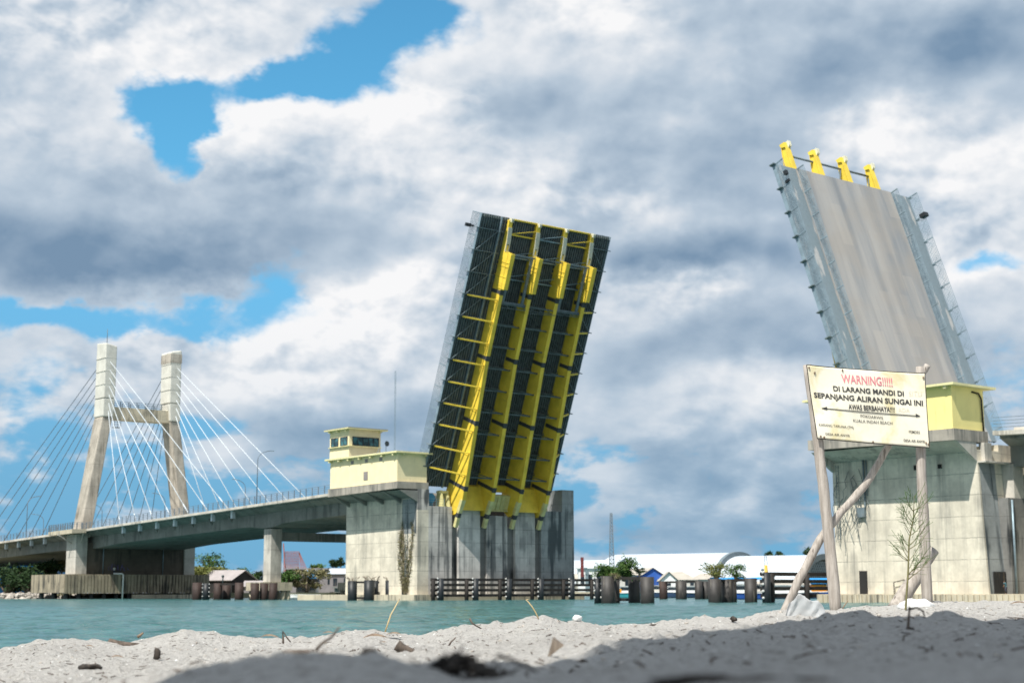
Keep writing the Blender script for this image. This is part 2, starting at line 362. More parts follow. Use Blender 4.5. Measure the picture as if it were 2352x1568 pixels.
def m_roadway():
    m, N, b = material('leaf_roadway'); P = objco(N)
    s1 = N.noise(N.vmath('MULTIPLY', P, (1, .10, 1)), .42, 5, .5, .2); s2 = N.noise(N.vmath('MULTIPLY', P, (1, .10, 1)), 1.6, 4, .5)
    n = N.noise(P, .16, 4, .5)
    base = N.mix(N.smooth(s1, .32, .66), (.20, .215, .23), (.33, .322, .31))
    base = N.mix(N.smooth(s2, .52, .75, 0, .32), base, (.19, .185, .18))
    base = N.mix(N.smooth(n, .42, .62, 0, .55), base, (.30, .275, .245))
    # rectangular resurfaced patches
    o = N.sep(P)
    br = N.node('ShaderNodeTexBrick'); N.put(br.inputs['Vector'], N.comb(N.math('ADD', o[1], 1.7), o[0], 0.0))
    br.inputs['Color1'].default_value = (0, 0, 0, 1); br.inputs['Color2'].default_value = (1, 1, 1, 1); br.inputs['Mortar'].default_value = (.4, .4, .4, 1)
    br.inputs['Scale'].default_value = 1; br.inputs['Brick Width'].default_value = 5.6; br.inputs['Row Height'].default_value = 1.9; br.inputs['Mortar Size'].default_value = .03; br.inputs['Bias'].default_value = -.2
    patch = N.smooth(N.sep(br.outputs[0])[0], .45, .9)
    base = N.mix(N.math('MULTIPLY', patch, .40), base, (.42, .385, .34))
    N.put(b.inputs['Base Color'], base); b.inputs['Roughness'].default_value = .7
    bumpn(N, b, N.noise(P, 10, 4), .2, .02)
    return m
M['roadway'] = m_roadway()
def m_walk():
    m, N, b = material('leaf_walkway_steel'); P = objco(N)
    n = N.noise(N.vmath('MULTIPLY', P, (1, .22, 1)), .9, 4, .5)
    base = N.mix(N.smooth(n, .57, .63), (.20, .255, .285), (.44, .44, .43))
    base = N.mix(N.smooth(N.noise(P, 3, 5), .45, .8, 0, .4), base, (.15, .18, .19))
    N.put(b.inputs['Base Color'], base); b.inputs['Roughness'].default_value = .45; b.inputs['Metallic'].default_value = .2
    return m
M['walk'] = m_walk()
def m_sand():
    m, N, b = material('beach_sand'); P = objco(N)
    n = N.noise(P, 1.3, 4); g = N.noise(P, 210, 4, .7); g2 = N.noise(P, 60, 4, .65)
    base = N.mix(N.smooth(n, .3, .7), (.55, .535, .505), (.64, .625, .59))
    base = N.mix(N.smooth(g2, .48, .66, 0, .75), base, (.33, .31, .285))
    base = N.mix(N.smooth(g, .56, .72, 0, .75), base, (.15, .135, .12))
    base = N.mix(N.smooth(g, .44, .30, 0, .7), base, (.74, .72, .69))
    v = N.node('ShaderNodeTexVoronoi'); N.put(v.inputs['Vector'], P); v.inputs['Scale'].default_value = 75
    vv = N.node('ShaderNodeTexVoronoi'); N.put(vv.inputs['Vector'], P); vv.inputs['Scale'].default_value = 19
    cc = N.sep(v.outputs['Color'])[0]; c2 = N.sep(vv.outputs['Color'])[0]
    sp = N.math('MULTIPLY', N.smooth(v.outputs['Distance'], .42, .28), N.smooth(cc, .88, .93))
    base = N.mix(sp, base, N.mix(N.smooth(N.sep(v.outputs['Color'])[1], .4, .6), (.10, .08, .06), (.85, .83, .79)))
    sp2 = N.math('MULTIPLY', N.smooth(vv.outputs['Distance'], .30, .20), N.smooth(c2, .93, .96))
    base = N.mix(sp2, base, (.13, .11, .09))
    N.put(b.inputs['Base Color'], base); b.inputs['Roughness'].default_value = .95; b.inputs['Specular IOR Level'].default_value = .15
    h = N.math('ADD', N.math('MULTIPLY', g2, 1.4), N.math('MULTIPLY', g, .6)); h = N.math('ADD', h, N.math('MULTIPLY', sp, .5))
    bumpn(N, b, h, 1.0, .02)
    return m
M['sand'] = m_sand()
def m_water():
    m, N, b = material('river_water'); P = objco(N)
    q = N.vmath('MULTIPLY', P, (.55, 1, 1))
    n1 = N.noise(q, 1.1, 5, .6, .6); n2 = N.noise(q, 3.4, 4, .6, .3); n3 = N.noise(P, .035, 3, .5)
    base = N.mix(N.smooth(n3, .35, .65), (.055, .150, .152), (.07, .178, .178))
    base = N.mix(N.smooth(n1, .38, .68), base, (.024, .095, .095))
    N.put(b.inputs['Base Color'], base); b.inputs['Roughness'].default_value = .15; b.inputs['IOR'].default_value = 1.33
    b.inputs['Specular IOR Level'].default_value = .42
    bumpn(N, b, N.math('ADD', n1, N.math('MULTIPLY', n2, .35)), 1.0, .45)
    return m
M['water'] = m_water()
def m_wood(name='driftwood', a=(.36, .32, .28), c=(.54, .50, .45)):
    m, N, b = material(name); P = objco(N)
    n = N.noise(N.vmath('MULTIPLY', P, (1, 1, .07)), 55, 5, .65); k = N.noise(P, 4, 4)
    base = N.mix(N.smooth(n, .35, .65), a, c); base = N.mix(N.smooth(k, .5, .75, 0, .5), base, tuple(x*.7 for x in a))
    cr = N.noise(N.vmath('MULTIPLY', P, (1, 1, .04)), 26, 3, .5)
    base = N.mix(N.smooth(cr, .64, .68, 0, .7), base, (.10, .08, .065))
    N.put(b.inputs['Base Color'], base); b.inputs['Roughness'].default_value = .85
    bumpn(N, b, n, .5, .004)
    return m
M['wood'] = m_wood('driftwood', (.27, .24, .21), (.42, .385, .345))
M['twig'] = m_wood('dark_twig', (.05, .04, .03), (.13, .10, .08))
M['straw'] = m_wood('dry_straw', (.45, .32, .14), (.70, .55, .30))
M['dryleaf'] = m_wood('dry_leaf', (.11, .075, .05), (.24, .18, .125))
M['char'] = m_wood('charred_clump', (.012, .010, .008), (.05, .04, .032))
def m_foliage(name, a, c, scale=1.5):
    m, N, b = material(name); P = objco(N)
    n = N.noise(P, scale, 3); n2 = N.noise(P, scale*9, 2)
    base = N.mix(N.smooth(n, .35, .65), a, c); base = N.mix(N.smooth(n2, .4, .7, 0, .4), base, tuple(x*.6 for x in a))
    N.put(b.inputs['Base Color'], base); b.inputs['Roughness'].default_value = .7; b.inputs['Specular IOR Level'].default_value = .25
    b.inputs['Subsurface Weight'].default_value = 0
    return m
M['leaf_green'] = m_foliage('green_leaves', (.035, .085, .02), (.09, .16, .035))
M['leaf_dark'] = m_foliage('dark_leaves', (.012, .035, .012), (.035, .07, .02))
M['leaf_yellow'] = m_foliage('yellowish_leaves', (.10, .13, .03), (.20, .20, .06))
M['leaf_dry'] = m_foliage('olive_dry_leaves', (.12, .12, .05), (.24, .21, .11), 3)
M['bark'] = m_wood('bark', (.10, .08, .06), (.22, .18, .14))
def m_banner():
    m, N, b = material('weathered_banner'); P = objco(N)
    n = N.noise(P, 3.2, 5, .6, .6); n2 = N.noise(P, 9, 5, .6)
    base = N.mix(N.smooth(n, .45, .66), (.72, .69, .57), (.62, .55, .31))
    base = N.mix(N.smooth(n2, .58, .8, 0, .4), base, (.50, .44, .28))
    N.put(b.inputs['Base Color'], base); b.inputs['Roughness'].default_value = .42
    bumpn(N, b, N.noise(P, 6, 3), .35, .01)
    return m
M['banner'] = m_banner()
M['ink'] = paint('black_ink', (.04, .04, .04), .6, .25, (.25, .24, .2), .35, 30)
M['ink_red'] = paint('faded_red_ink', (.62, .20, .24), .6, .15, (.72, .55, .50), .6, 25)
M['ink_faint'] = paint('faint_pencil', (.58, .55, .44), .7, .1)
def m_plastic():
    m, N, b = material('clear_plastic_sheet')
    b.inputs['Base Color'].default_value = (.56, .58, .59, 1); b.inputs['Roughness'].default_value = .75; b.inputs['Transmission Weight'].default_value = .3
    b.inputs['Alpha'].default_value = .72
    return m
M['plastic'] = m_plastic()
M['ground'] = paint('bank_soil', (.20, .19, .12), .95, .3, (.08, .10, .04), .5, .1)
M['skin'] = paint('skin', (.30, .16, .10), .6, .05); M['denim'] = paint('dark_trousers', (.04, .045, .07), .9, .2)
M['hair'] = paint('black_hair', (.01, .01, .01), .5, .1); M['shirt_white'] = paint('pale_shirt', (.55, .54, .50), .9, .1)
def m_plaid():
    m, N, b = material('plaid_shirt_cloth'); P = objco(N); o = N.sep(P)
    def st(v, s):
        return N.math('GREATER_THAN', N.math('FRACT', N.math('MULTIPLY', v, s)), .5)
    k = N.math('MULTIPLY', N.math('ADD', st(N.math('ADD', o[0], o[1]), 6.5), st(o[2], 6.5)), .5)
    N.put(b.inputs['Base Color'], N.ramp(k, [(0, (.01, .02, .03)), (.5, (.03, .12, .15)), (1, (.28, .48, .52))])); b.inputs['Roughness'].default_value = .9
    return m
M['plaid'] = m_plaid()

# ------------------------------------------------------------------ value noise for terrain
def vnoise(x, y, seed=0):
    xi = np.floor(x).astype(np.int64); yi = np.floor(y).astype(np.int64); fx = x-xi; fy = y-yi
    fx = fx*fx*(3-2*fx); fy = fy*fy*(3-2*fy)
    def h(a, b):
        n = (a*374761393+b*668265263+seed*974634777) & 0xFFFFFFFF
        n = ((n ^ (n >> 13))*1274126177) & 0xFFFFFFFF
        return ((n ^ (n >> 16)) & 0xFFFF)/65535.0
    return (h(xi, yi)*(1-fx)+h(xi+1, yi)*fx)*(1-fy)+(h(xi, yi+1)*(1-fx)+h(xi+1, yi+1)*fx)*fy
def fbm(x, y, o=4, seed=0, g=.5):
    s = 0; a = 1; t = 0
    for k in range(o): s = s+a*(vnoise(x*2**k, y*2**k, seed+k)-.5); t += a; a *= g
    return s/t
def grid_object(name, X, Y, Z, mat):
    n, m = X.shape
    me = bpy.data.meshes.new(name); V = np.stack([X, Y, Z], -1).reshape(-1, 3).astype(np.float32)
    i = np.arange((n-1)*(m-1)); r = i//(m-1); c = i % (m-1); a = r*m+c
    Fc = np.stack([a, a+1, a+m+1, a+m], -1).astype(np.int32)
    me.vertices.add(len(V)); me.vertices.foreach_set('co', V.ravel())
    me.loops.add(Fc.size); me.loops.foreach_set('vertex_index', Fc.ravel())
    me.polygons.add(len(Fc)); me.polygons.foreach_set('loop_start', np.arange(0, Fc.size, 4, dtype=np.int32))
    me.update(calc_edges=True); me.polygons.foreach_set('use_smooth', np.ones(len(Fc), bool)); me.materials.append(mat); me.validate()
    o = bpy.data.objects.new(name, me); COL.objects.link(o); return o
# ------------------------------------------------------------------ beach: dunes given by their crest heights at successive distances
CX = [-1200, 0, 60, 130, 180, 300, 350, 400, 440, 480, 540, 600, 660, 720, 760, 800, 860, 900, 960, 1000, 1040, 1100, 1160, 1200, 1245, 1290, 1330, 1380, 1440, 1500, 1540, 1620, 1700, 1740, 1780, 1830, 1920, 2020, 2090, 2150, 2250, 2352, 3600]
CYy = [1500, 1490, 1478, 1466, 1467, 1474, 1466, 1452, 1443, 1447, 1459, 1461, 1462, 1462, 1456, 1446, 1444, 1452, 1460, 1449, 1438, 1432, 1431, 1422, 1417, 1427, 1430, 1440, 1437, 1431, 1425, 1419, 1421, 1408, 1402, 1404, 1403, 1392, 1383, 1386, 1384, 1384, 1384]
ROWS = [
 (.25, [(-1200, 2300), (600, 2100), (1200, 1900), (2352, 1800), (3600, 1800)]),
 (.8, [(-1200, 1850), (0, 1850), (500, 1720), (900, 1660), (1300, 1640), (1600, 1580), (2000, 1566), (2352, 1570), (3600, 1570)]),
 (1.25, [(-1200, 1690), (0, 1690), (330, 1640), (600, 1575), (900, 1560), (1300, 1572), (1700, 1545), (2352, 1532), (3600, 1530)]),
 (1.75, [(-1200, 1640), (0, 1640), (200, 1610), (330, 1572), (450, 1532), (600, 1505), (680, 1501), (800, 1508), (950, 1526), (1100, 1545), (1300, 1548), (1500, 1532), (1800, 1512), (2100, 1508), (2352, 1515), (3600, 1515)]),
 (2.5, [(-1200, 1605), (0, 1600), (300, 1575), (600, 1550), (900, 1545), (1150, 1535), (1300, 1522), (1500, 1492), (1800, 1475), (2100, 1470), (2352, 1482), (3600, 1480)]),
 (3.6, [(-1200, 1560), (0, 1555), (300, 1540), (600, 1520), (900, 1518), (1100, 1515), (1250, 1492), (1500, 1464), (1700, 1444), (1900, 1430), (2100, 1424), (2250, 1432), (2352, 1444), (3600, 1444)]),
 (4.5, [(-1200, 1530), (0, 1522), (300, 1506), (600, 1494), (900, 1490), (1100, 1484), (1300, 1462), (1500, 1455), (1700, 1440), (1900, 1430), (2100, 1426), (2352, 1428), (3600, 1428)]),
]
def crest_d(px): return np.interp(px, [-1200, 0, 600, 1100, 1500, 1750, 2352, 3600], [5.5, 6.0, 7.0, 7.6, 8.5, 10.5, 12.0, 12.0])
def ypx(px, D):
    """height profile as function of bearing and distance"""
    dc = crest_d(px)
    ds = [np.full_like(px, r[0]) for r in ROWS]; ys = [np.interp(px, [p[0] for p in r[1]], [p[1] for p in r[1]]) for r in ROWS]
    cy = np.interp(px, CX, CYy)
    zs = [-(y-1358.7)/FPX*d for y, d in zip(ys, ds)]
    ds += [dc*.85, dc, dc*1.12, dc*1.35, dc*1.9, dc*3, dc*6]
    zc = -(cy-1358.7)/FPX*dc
    zs += [zc-.022, zc, zc-.03, zc-.16, zc-.6, -1.35+0*zc, -2.5+0*zc]
    ds = np.array(ds); zs = np.array(zs)
    out = np.empty_like(px)
    for j in range(px.shape[1]):
        dd = ds[:, 0, j]; zz = zs[:, 0, j]
        # monotone-ish cubic between the given heights
        m = np.gradient(zz, dd); k = np.clip(np.searchsorted(dd, D[:, j])-1, 0, len(dd)-2)
        h = dd[k+1]-dd[k]; t = np.clip((D[:, j]-dd[k])/h, 0, 1)
        sec = (zz[k+1]-zz[k])/h
        m0 = m[k]; m1 = m[k+1]
        out[:, j] = (2*t**3-3*t**2+1)*zz[k]+(t**3-2*t**2+t)*h*m0*.6+(-2*t**3+3*t**2)*zz[k+1]+(t**3-t**2)*h*m1*.6
    return out
def make_beach():
    nb, nd = 1100, 330
    px = np.linspace(-1200, 3600, nb); D = np.concatenate([np.geomspace(.25, 16, nd-30), np.geomspace(16.6, 70, 30)])
    PX, DD = np.meshgrid(px, D)
    H = ypx(PX, DD); X = (PX-1176)/FPX*DD; Y = DD
    w = np.clip((DD-.3)/2, .15, 1)
    H = H+w*(.016*fbm(X*2.1, Y*2.1, 3, 1)+.026*fbm(X*7, Y*5, 3, 9)) + np.clip(w, .3, 1)*(.012*fbm(X*24, Y*20, 3, 17))
    H = H+.0032*fbm(X*80, Y*60, 2, 33)
    # small lumps and footprints
    lump = (np.clip(vnoise(X*13, Y*10, 41)-.68, 0, 1)*.06+np.clip(vnoise(X*31, Y*26, 43)-.74, 0, 1)*.035)*w; H = H+lump
    return X, Y, H+CAMZ
BX, BY, BZ = make_beach()
beach = grid_object('beach_sand', BX, BY, BZ, M['sand']); tag(beach, kind='structure')
def ground(x, y):
    D = y; px = x/D*FPX+1176
    j = int(np.clip(round((px+1200)/4800*(BX.shape[1]-1)), 0, BX.shape[1]-1)); i = int(np.clip(np.searchsorted(BY[:, 0], D), 0, BX.shape[0]-1))
    return float(BZ[i, j])
def hit(x, y, dmin=.4, dmax=16):                # where a line of sight first meets the sand
    r = ray(x, y); d = dmin
    while d < dmax:
        P = Vector((0, 0, CAMZ))+r*(d/r.y)
        if P.z <= ground(P.x, P.y): return P
        d *= 1.006
    P = Vector((0, 0, CAMZ))+r*(crest_d(np.array([x]))[0]/r.y); P.z = ground(P.x, P.y); return P
# sand beside and behind the photographer, out to the sides
MB().add([(-60, -60, .95), (60, -60, .95), (60, .26, 1.0), (-60, .26, 1.0)], [(0, 1, 2, 3)]).build('beach_ground', M['sand'])['kind'] = 'structure'
# river
def make_river():
    ys = np.concatenate([np.arange(14, 70, .13), np.arange(70, 130, .35), np.arange(130, 330, 2.0), np.array([340, 400, 480, 560])])
    xs = np.linspace(-1, 1, 620); U, Yg = np.meshgrid(xs, ys); X = U*(Yg*.42+6)
    z = .20*fbm(X*.40+.15*Yg, Yg*.62, 3, 5)+.16*fbm(X*1.1+.3*Yg, Yg*1.7, 3, 8)
    z *= np.interp(Yg, [14, 90, 200, 330], [1, 1, .5, .1])
    return grid_object('river_water', X, Yg, z, M['water'])
tag(make_river(), kind='structure')
MB().quad((-6000, 5, -.14), (6000, 5, -.14), (6000, 9000, -.14), (-6000, 9000, -.14)).build('water', M['water'])['kind'] = 'structure'
# banks beyond the river
bk = MB()
bk.prism([(-900, 352), (-72, 338), (-66, 352), (-40, 378), (-30, 430), (40, 445), (260, 430), (900, 380), (3000, 9000), (-3000, 9000)], 2, -.5, 1.15)
bk.build('far_bank_ground', M['ground'])['kind'] = 'structure'

# unseen cloth added behind the viewpoint, outlined to cast the near sand's shadow
def canopy():
    off = SUN*(6.0/SUN.z)
    front = [(-.62, 1.05), (-.42, 1.50), (-.28, 1.72), (-.10, 1.86), (0.0, 2.1), (.10, 2.75), (.30, 3.45), (.62, 3.95), (1.0, 4.2), (1.35, 4.25), (1.62, 3.95), (2.2, 3.7), (2.3, 1.6), (1.0, .35), (-.2, .30)]
    poly = [(x+off.x, y+off.y) for x, y in front]; zc = 1.06+6.0
    r = empty('added_shade_cloth', (-1.5, -1, 1.0), 0, 'unseen cloth on two poles, added behind the viewpoint to shade the sand', 'canopy')
    MB().prism(poly, 2, zc, zc+.03).build('cloth', M['cream_wall'], r, r.location)
    for x, y in ((-2.4, -2.9), (.0, -2.2)): MB().tube([(x, y, .9), (x, y, zc)], .03).build('pole', M['wood'], r, r.location)
canopy()
# ================================================================== THE BRIDGE
# bridge frame: v across the road (away from the camera), u along the road (away from the right bank), z up
RZ = R_(39.0)
TV = Vector((math.cos(RZ), math.sin(RZ), 0)); AU = Vector((-math.sin(RZ), math.cos(RZ), 0)); O3 = Vector((42.9, 150.0, 0))
def W(v, u, z): q = O3+TV*v+AU*u; q.z = z; return q
def bthing(name, v, u, z, label, cat, group=None):
    r = empty(name, W(v, u, z), RZ, label, cat, group); r['_o'] = 0; del r['_o']; return r, (v, u, z)
GV = [10.4, 15.7, 21.0, 26.3]                  # the four main girders across the leaf
def rail(mb, p0, p1, h=1.25, sp=2.0, nr=4, r=.03, rp=.05, lattice=False):
    p0, p1 = Vector(p0), Vector(p1); L = (p1-p0).length; n = max(1, round(L/sp))
    for k in range(n+1):
        p = p0.lerp(p1, k/n); mb.bar(p, p+Vector((0, 0, h)), rp*2, rp*2)
    for j in range(nr):
        z = Vector((0, 0, h*(j+1)/nr-.04)); mb.bar(p0+z, p1+z, r*2, r*2)
# ---- left bascule pier
def left_pier():
    r, o = bthing('bascule_pier', 18, 104, 0, 'streaked pale concrete bridge pier under the yellow control house with a cabin on top', 'bridge pier')
    side = MB()
    side.box(3.65, 5.6, 94.5, 113.4, .8, 15.0)           # near wing
    side.prism([(5.6, .8), (33.7, .8), (33.7, 15.6), (31.5, 15.6), (31.5, 9.0), (5.6, 9.0)], 1, 101.5, 113.4)
    side.build('wall', M['conc_light'], r, o)
    f = MB()
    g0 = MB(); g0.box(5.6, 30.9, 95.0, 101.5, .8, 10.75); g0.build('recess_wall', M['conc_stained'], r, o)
    def pillar(a, b, top, y0=94.5):
        rr = .45; pts = [(a, .8), (b, .8), (b, top-rr), (b-rr*.3, top-rr*.3), (b-rr, top), (a+rr, top), (a+rr*.3, top-rr*.3), (a, top-rr)]
        f.prism(pts, 1, y0, 97.2)
    f.box(5.6, 9.85, 94.503, 97.2, .8, 13.6); f.box(3.645, 5.66, 94.49, 96.4, 13.0, 15.97); g2 = MB(); g2.box(3.635, 3.66, 94.8, 98.4, 9.6, 14.6); g2.build('stained_strip', M['conc_grey'], r, o)
    f.build('front_wall', M['conc_front'], r, o); f = MB()
    pillar(11.1, 15.1, 13.5); pillar(21.85, 25.75, 13.3); f.build('pillars', M['conc_pillar'], r, o); f = MB(); f.box(16.45, 20.4, 94.62, 97.2, .8, 12.5); g1 = MB(); g1.box(27.0, 31.3, 94.503, 97.2, .8, 13.5); g1.build('stained_panel', M['conc_grey'], r, o)
    f.build('front_wall', M['conc_front'], r, o)
    b = MB(); b.box(31.3, 33.7, 94.5, 101.5, .8, 16.9); b.build('end_block', M['conc_grey'], r, o)
    s = MB()
    z1, z0 = 16.95, 16.45                                # slab falls gently away from the channel
    s.hexa([(0, 94.5, 15.95), (5.6, 94.5, 15.95), (5.6, 113, 15.55), (0, 113, 15.55), (0, 94.5, z1), (5.6, 94.5, z1), (5.6, 113, 16.75), (0, 113, 16.75)])
    s.build('platform', M['conc_slab'], r, o)
    h = MB()
    for u in (94.52, 98.6, 103.2, 107.8, 112.4): h.prism([(.35, 15.75), (3.66, 15.75), (3.66, 14.1)], 1, u, u+.45)
    h.prism([(.6, 15.72), (3.66, 15.72), (3.66, 14.75)], 1, 94.9, 112.6)
    h.build('haunch', M['conc_girder'], r, o)
    p = MB(); p.box(2.2, 34.6, 93.2, 125.0, -.6, .82); p.build('footing', M['conc_base'], r, o)
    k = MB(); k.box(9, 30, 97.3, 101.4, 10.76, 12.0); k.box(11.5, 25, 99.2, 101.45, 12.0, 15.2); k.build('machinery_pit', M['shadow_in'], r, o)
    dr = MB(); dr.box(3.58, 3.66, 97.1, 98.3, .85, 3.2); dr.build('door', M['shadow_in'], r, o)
    mc = MB(); mc.box(6.2, 7.6, 96.2, 98, 13.6, 15.6); mc.tube([(6.9, 96.1, 14.8), (6.9, 95.6, 14.8)], .7, 14); mc.build('motor_housing', M['teal_machine'], r, o)
    rl = MB(); rail(rl, (5.7, 94.7, 13.6), (8.6, 94.7, 13.6), 1.1, 1.4, 3, .02, .03); rl.build('railing', M['galv'], r, o)
    pd = MB()
    for v in (8.4, 9.5): pd.prism([(94.7, 13.6), (96.8, 13.6), (96.2, 16.0), (95.3, 16.0)], 0, v, v+.22)
    pd.box(8.2, 9.8, 95.3, 96.2, 15.6, 15.95); pd.build('bearing_pedestal', M['yellow_pale'], r, o)
    pd = MB()
    for v in (27.2, 28.3): pd.prism([(94.7, 13.5), (96.8, 13.5), (96.2, 15.6), (95.3, 15.6)], 0, v, v+.22)
    pd.build('bearing_pedestal', M['yellow_pale'], r, o)
    sc = MB()                                            # service ladder and brackets by the recess
    for v in (3.2, 3.5): sc.bar((v, 96.9, 3.4), (v, 96.9, 13.6), .05)
    for k in range(26): sc.bar((3.2, 96.9, 3.5+.4*k), (3.5, 96.9, 3.5+.4*k), .035)
    sc.bar((2.6, 95.1, 13.9), (3.6, 95.1, 13.9), .06); sc.bar((2.6, 98.5, 13.9), (2.6, 95.1, 13.9), .05); sc.bar((2.6, 95.1, 12.8), (2.6, 95.1, 14.8), .05)
    sc.build('ladder', M['steel_frame'], r, o)
left_pier()
def windows(mbf, mbg, axis, const, a0, a1, z0, z1, nm, out):
    """frame bars and panes of one window band on a wall; out = outward direction sign"""
    t = .09; d0, d1 = (const-.08, const+.10) if out < 0 else (const-.10, const+.08)
    def bx(mb, a, b, c, d, e0, e1):
        if axis == 0: mb.box(e0, e1, a, b, c, d)
        else: mb.box(a, b, e0, e1, c, d)
    bx(mbf, a0, a1, z0, z0+t, d0, d1); bx(mbf, a0, a1, z1-t, z1, d0, d1); bx(mbf, a0, a0+t, z0+t, z1-t, d0, d1); bx(mbf, a1-t, a1, z0+t, z1-t, d0, d1)
    for k in range(1, nm):
        a = a0+(a1-a0)*k/nm; bx(mbf, a-t/2, a+t/2, z0+t, z1-t, d0, d1)
    g = const+(-.03 if out < 0 else .03)
    bx(mbg, a0+t, a1-t, z0+t, z1-t, g-.01, g+.01)
def left_house():
    r, o = bthing('control_house', 3, 104, 16.9, 'pale yellow control house with a windowed lookout cabin on its roof, beside the yellow-girdered leaf', 'building')
    w = MB(); w.hexa([(.3, 94.95, 16.95), (5.55, 94.95, 16.95), (5.55, 112.9, 16.75), (.3, 112.9, 16.75), (.3, 94.95, 21.05), (5.55, 94.95, 21.05), (5.55, 112.9, 21.05), (.3, 112.9, 21.05)])
    w.build('wall', M['house_yellow'], r, o)
    rf = MB(); rf.box(-.35, 6.2, 94.25, 113.6, 21.05, 21.30)
    for u in (95.3, 98.2, 101.2, 104.2, 107.2, 109.8, 112.4): rf.box(-.25, .3, u, u+.35, 20.72, 21.05)
    for v in (1.0, 4.9): rf.box(v, v+.3, 94.35, 94.95, 20.75, 21.05)
    smoothed(rf.build('roof', M['roof_edge'], r, o), .03)
    MB().box(-.3, 6.15, 94.3, 113.55, 21.302, 21.34).build('roof_top', M['roof_top'], r, o)
    c = MB(); c.box(.32, 6.05, 107.8, 113.2, 21.34, 25.6); c.build('cabin_wall', M['house_yellow'], r, o)
    q = MB(); q.box(-.35, 6.9, 107.05, 113.9, 25.6, 25.78)
    for u in (108.1, 110.4, 112.7): q.box(-.2, .32, u, u+.25, 25.3, 25.6)
    q.box(5.6, 5.9, 107.15, 107.8, 25.3, 25.6)
    q.build('cabin_roof', M['roof_edge'], r, o)
    MB().box(-.37, 6.92, 107.03, 113.92, 25.783, 25.85).build('cabin_roof_sheet', M['roof_top'], r, o)
    for axis, const, a0, a1, nm, out in ((0, .32, 110.75, 112.8, 2, -1), (0, .32, 108.2, 110.2, 2, -1), (1, 107.8, .9, 5.7, 5, -1)):
        f, g = MB(), MB(); windows(f, g, axis, const, a0, a1, 23.15, 24.5, nm, out)
        fo = f.build('window', M['frame_dark'], r, o); g.build('pane', M['glass'], fo, (0, 0, 0) if False else o)
    for u in (106.4, 102.6, 98.8): MB().box(.26, .34, u, u+.75, 20.2, 20.7).build('vent', M['shutter'], r, o)
    MB().box(.24, .34, 102.55, 103.65, 17.6, 18.85).build('window_shutter', M['shutter'], r, o)
    rb = MB(); rb.box(-.02, 6.1, 107.5, 107.82, 22.98, 23.08); rb.box(.0, .32, 107.8, 113.2, 22.98, 23.08); rb.build('sill', M['roof_edge'], r, o)
left_house()
t, o = bthing('satellite_dish', 7.2, 108, 24, 'small dark satellite dish on a mast beside the lookout cabin', 'satellite dish')
MB().tube([(7.2, 108, 21.34), (7.2, 108, 24.2)], .04, 6).build('mast', M['steel_dark'], t, o)
db = MB(); db.add([(7.2+.42*math.cos(a)*k, 107.85-.12*k*k, 23.75+.42*math.sin(a)*k) for k in (.05, .5, 1) for a in [i*math.pi/6 for i in range(12)]], [(j*12+i, j*12+(i+1) % 12, (j+1)*12+(i+1) % 12, (j+1)*12+i) for j in range(2) for i in range(12)]); db.build('dish', M['steel_dark'], t, o)
t, o = bthing('roof_lamp', 4.9, 107, 21.34, 'small red-capped floodlight on the yellow control house roof', 'lamp')
MB().tube([(4.6, 106.9, 21.34), (5.2, 106.9, 22.9)], .05, 6).build('pole', M['galv'], t, o); MB().blob((4.4, 106.8, 21.65), (.45, .3, .3), 2, 3, .05).build('cap', M['red'], t, o)
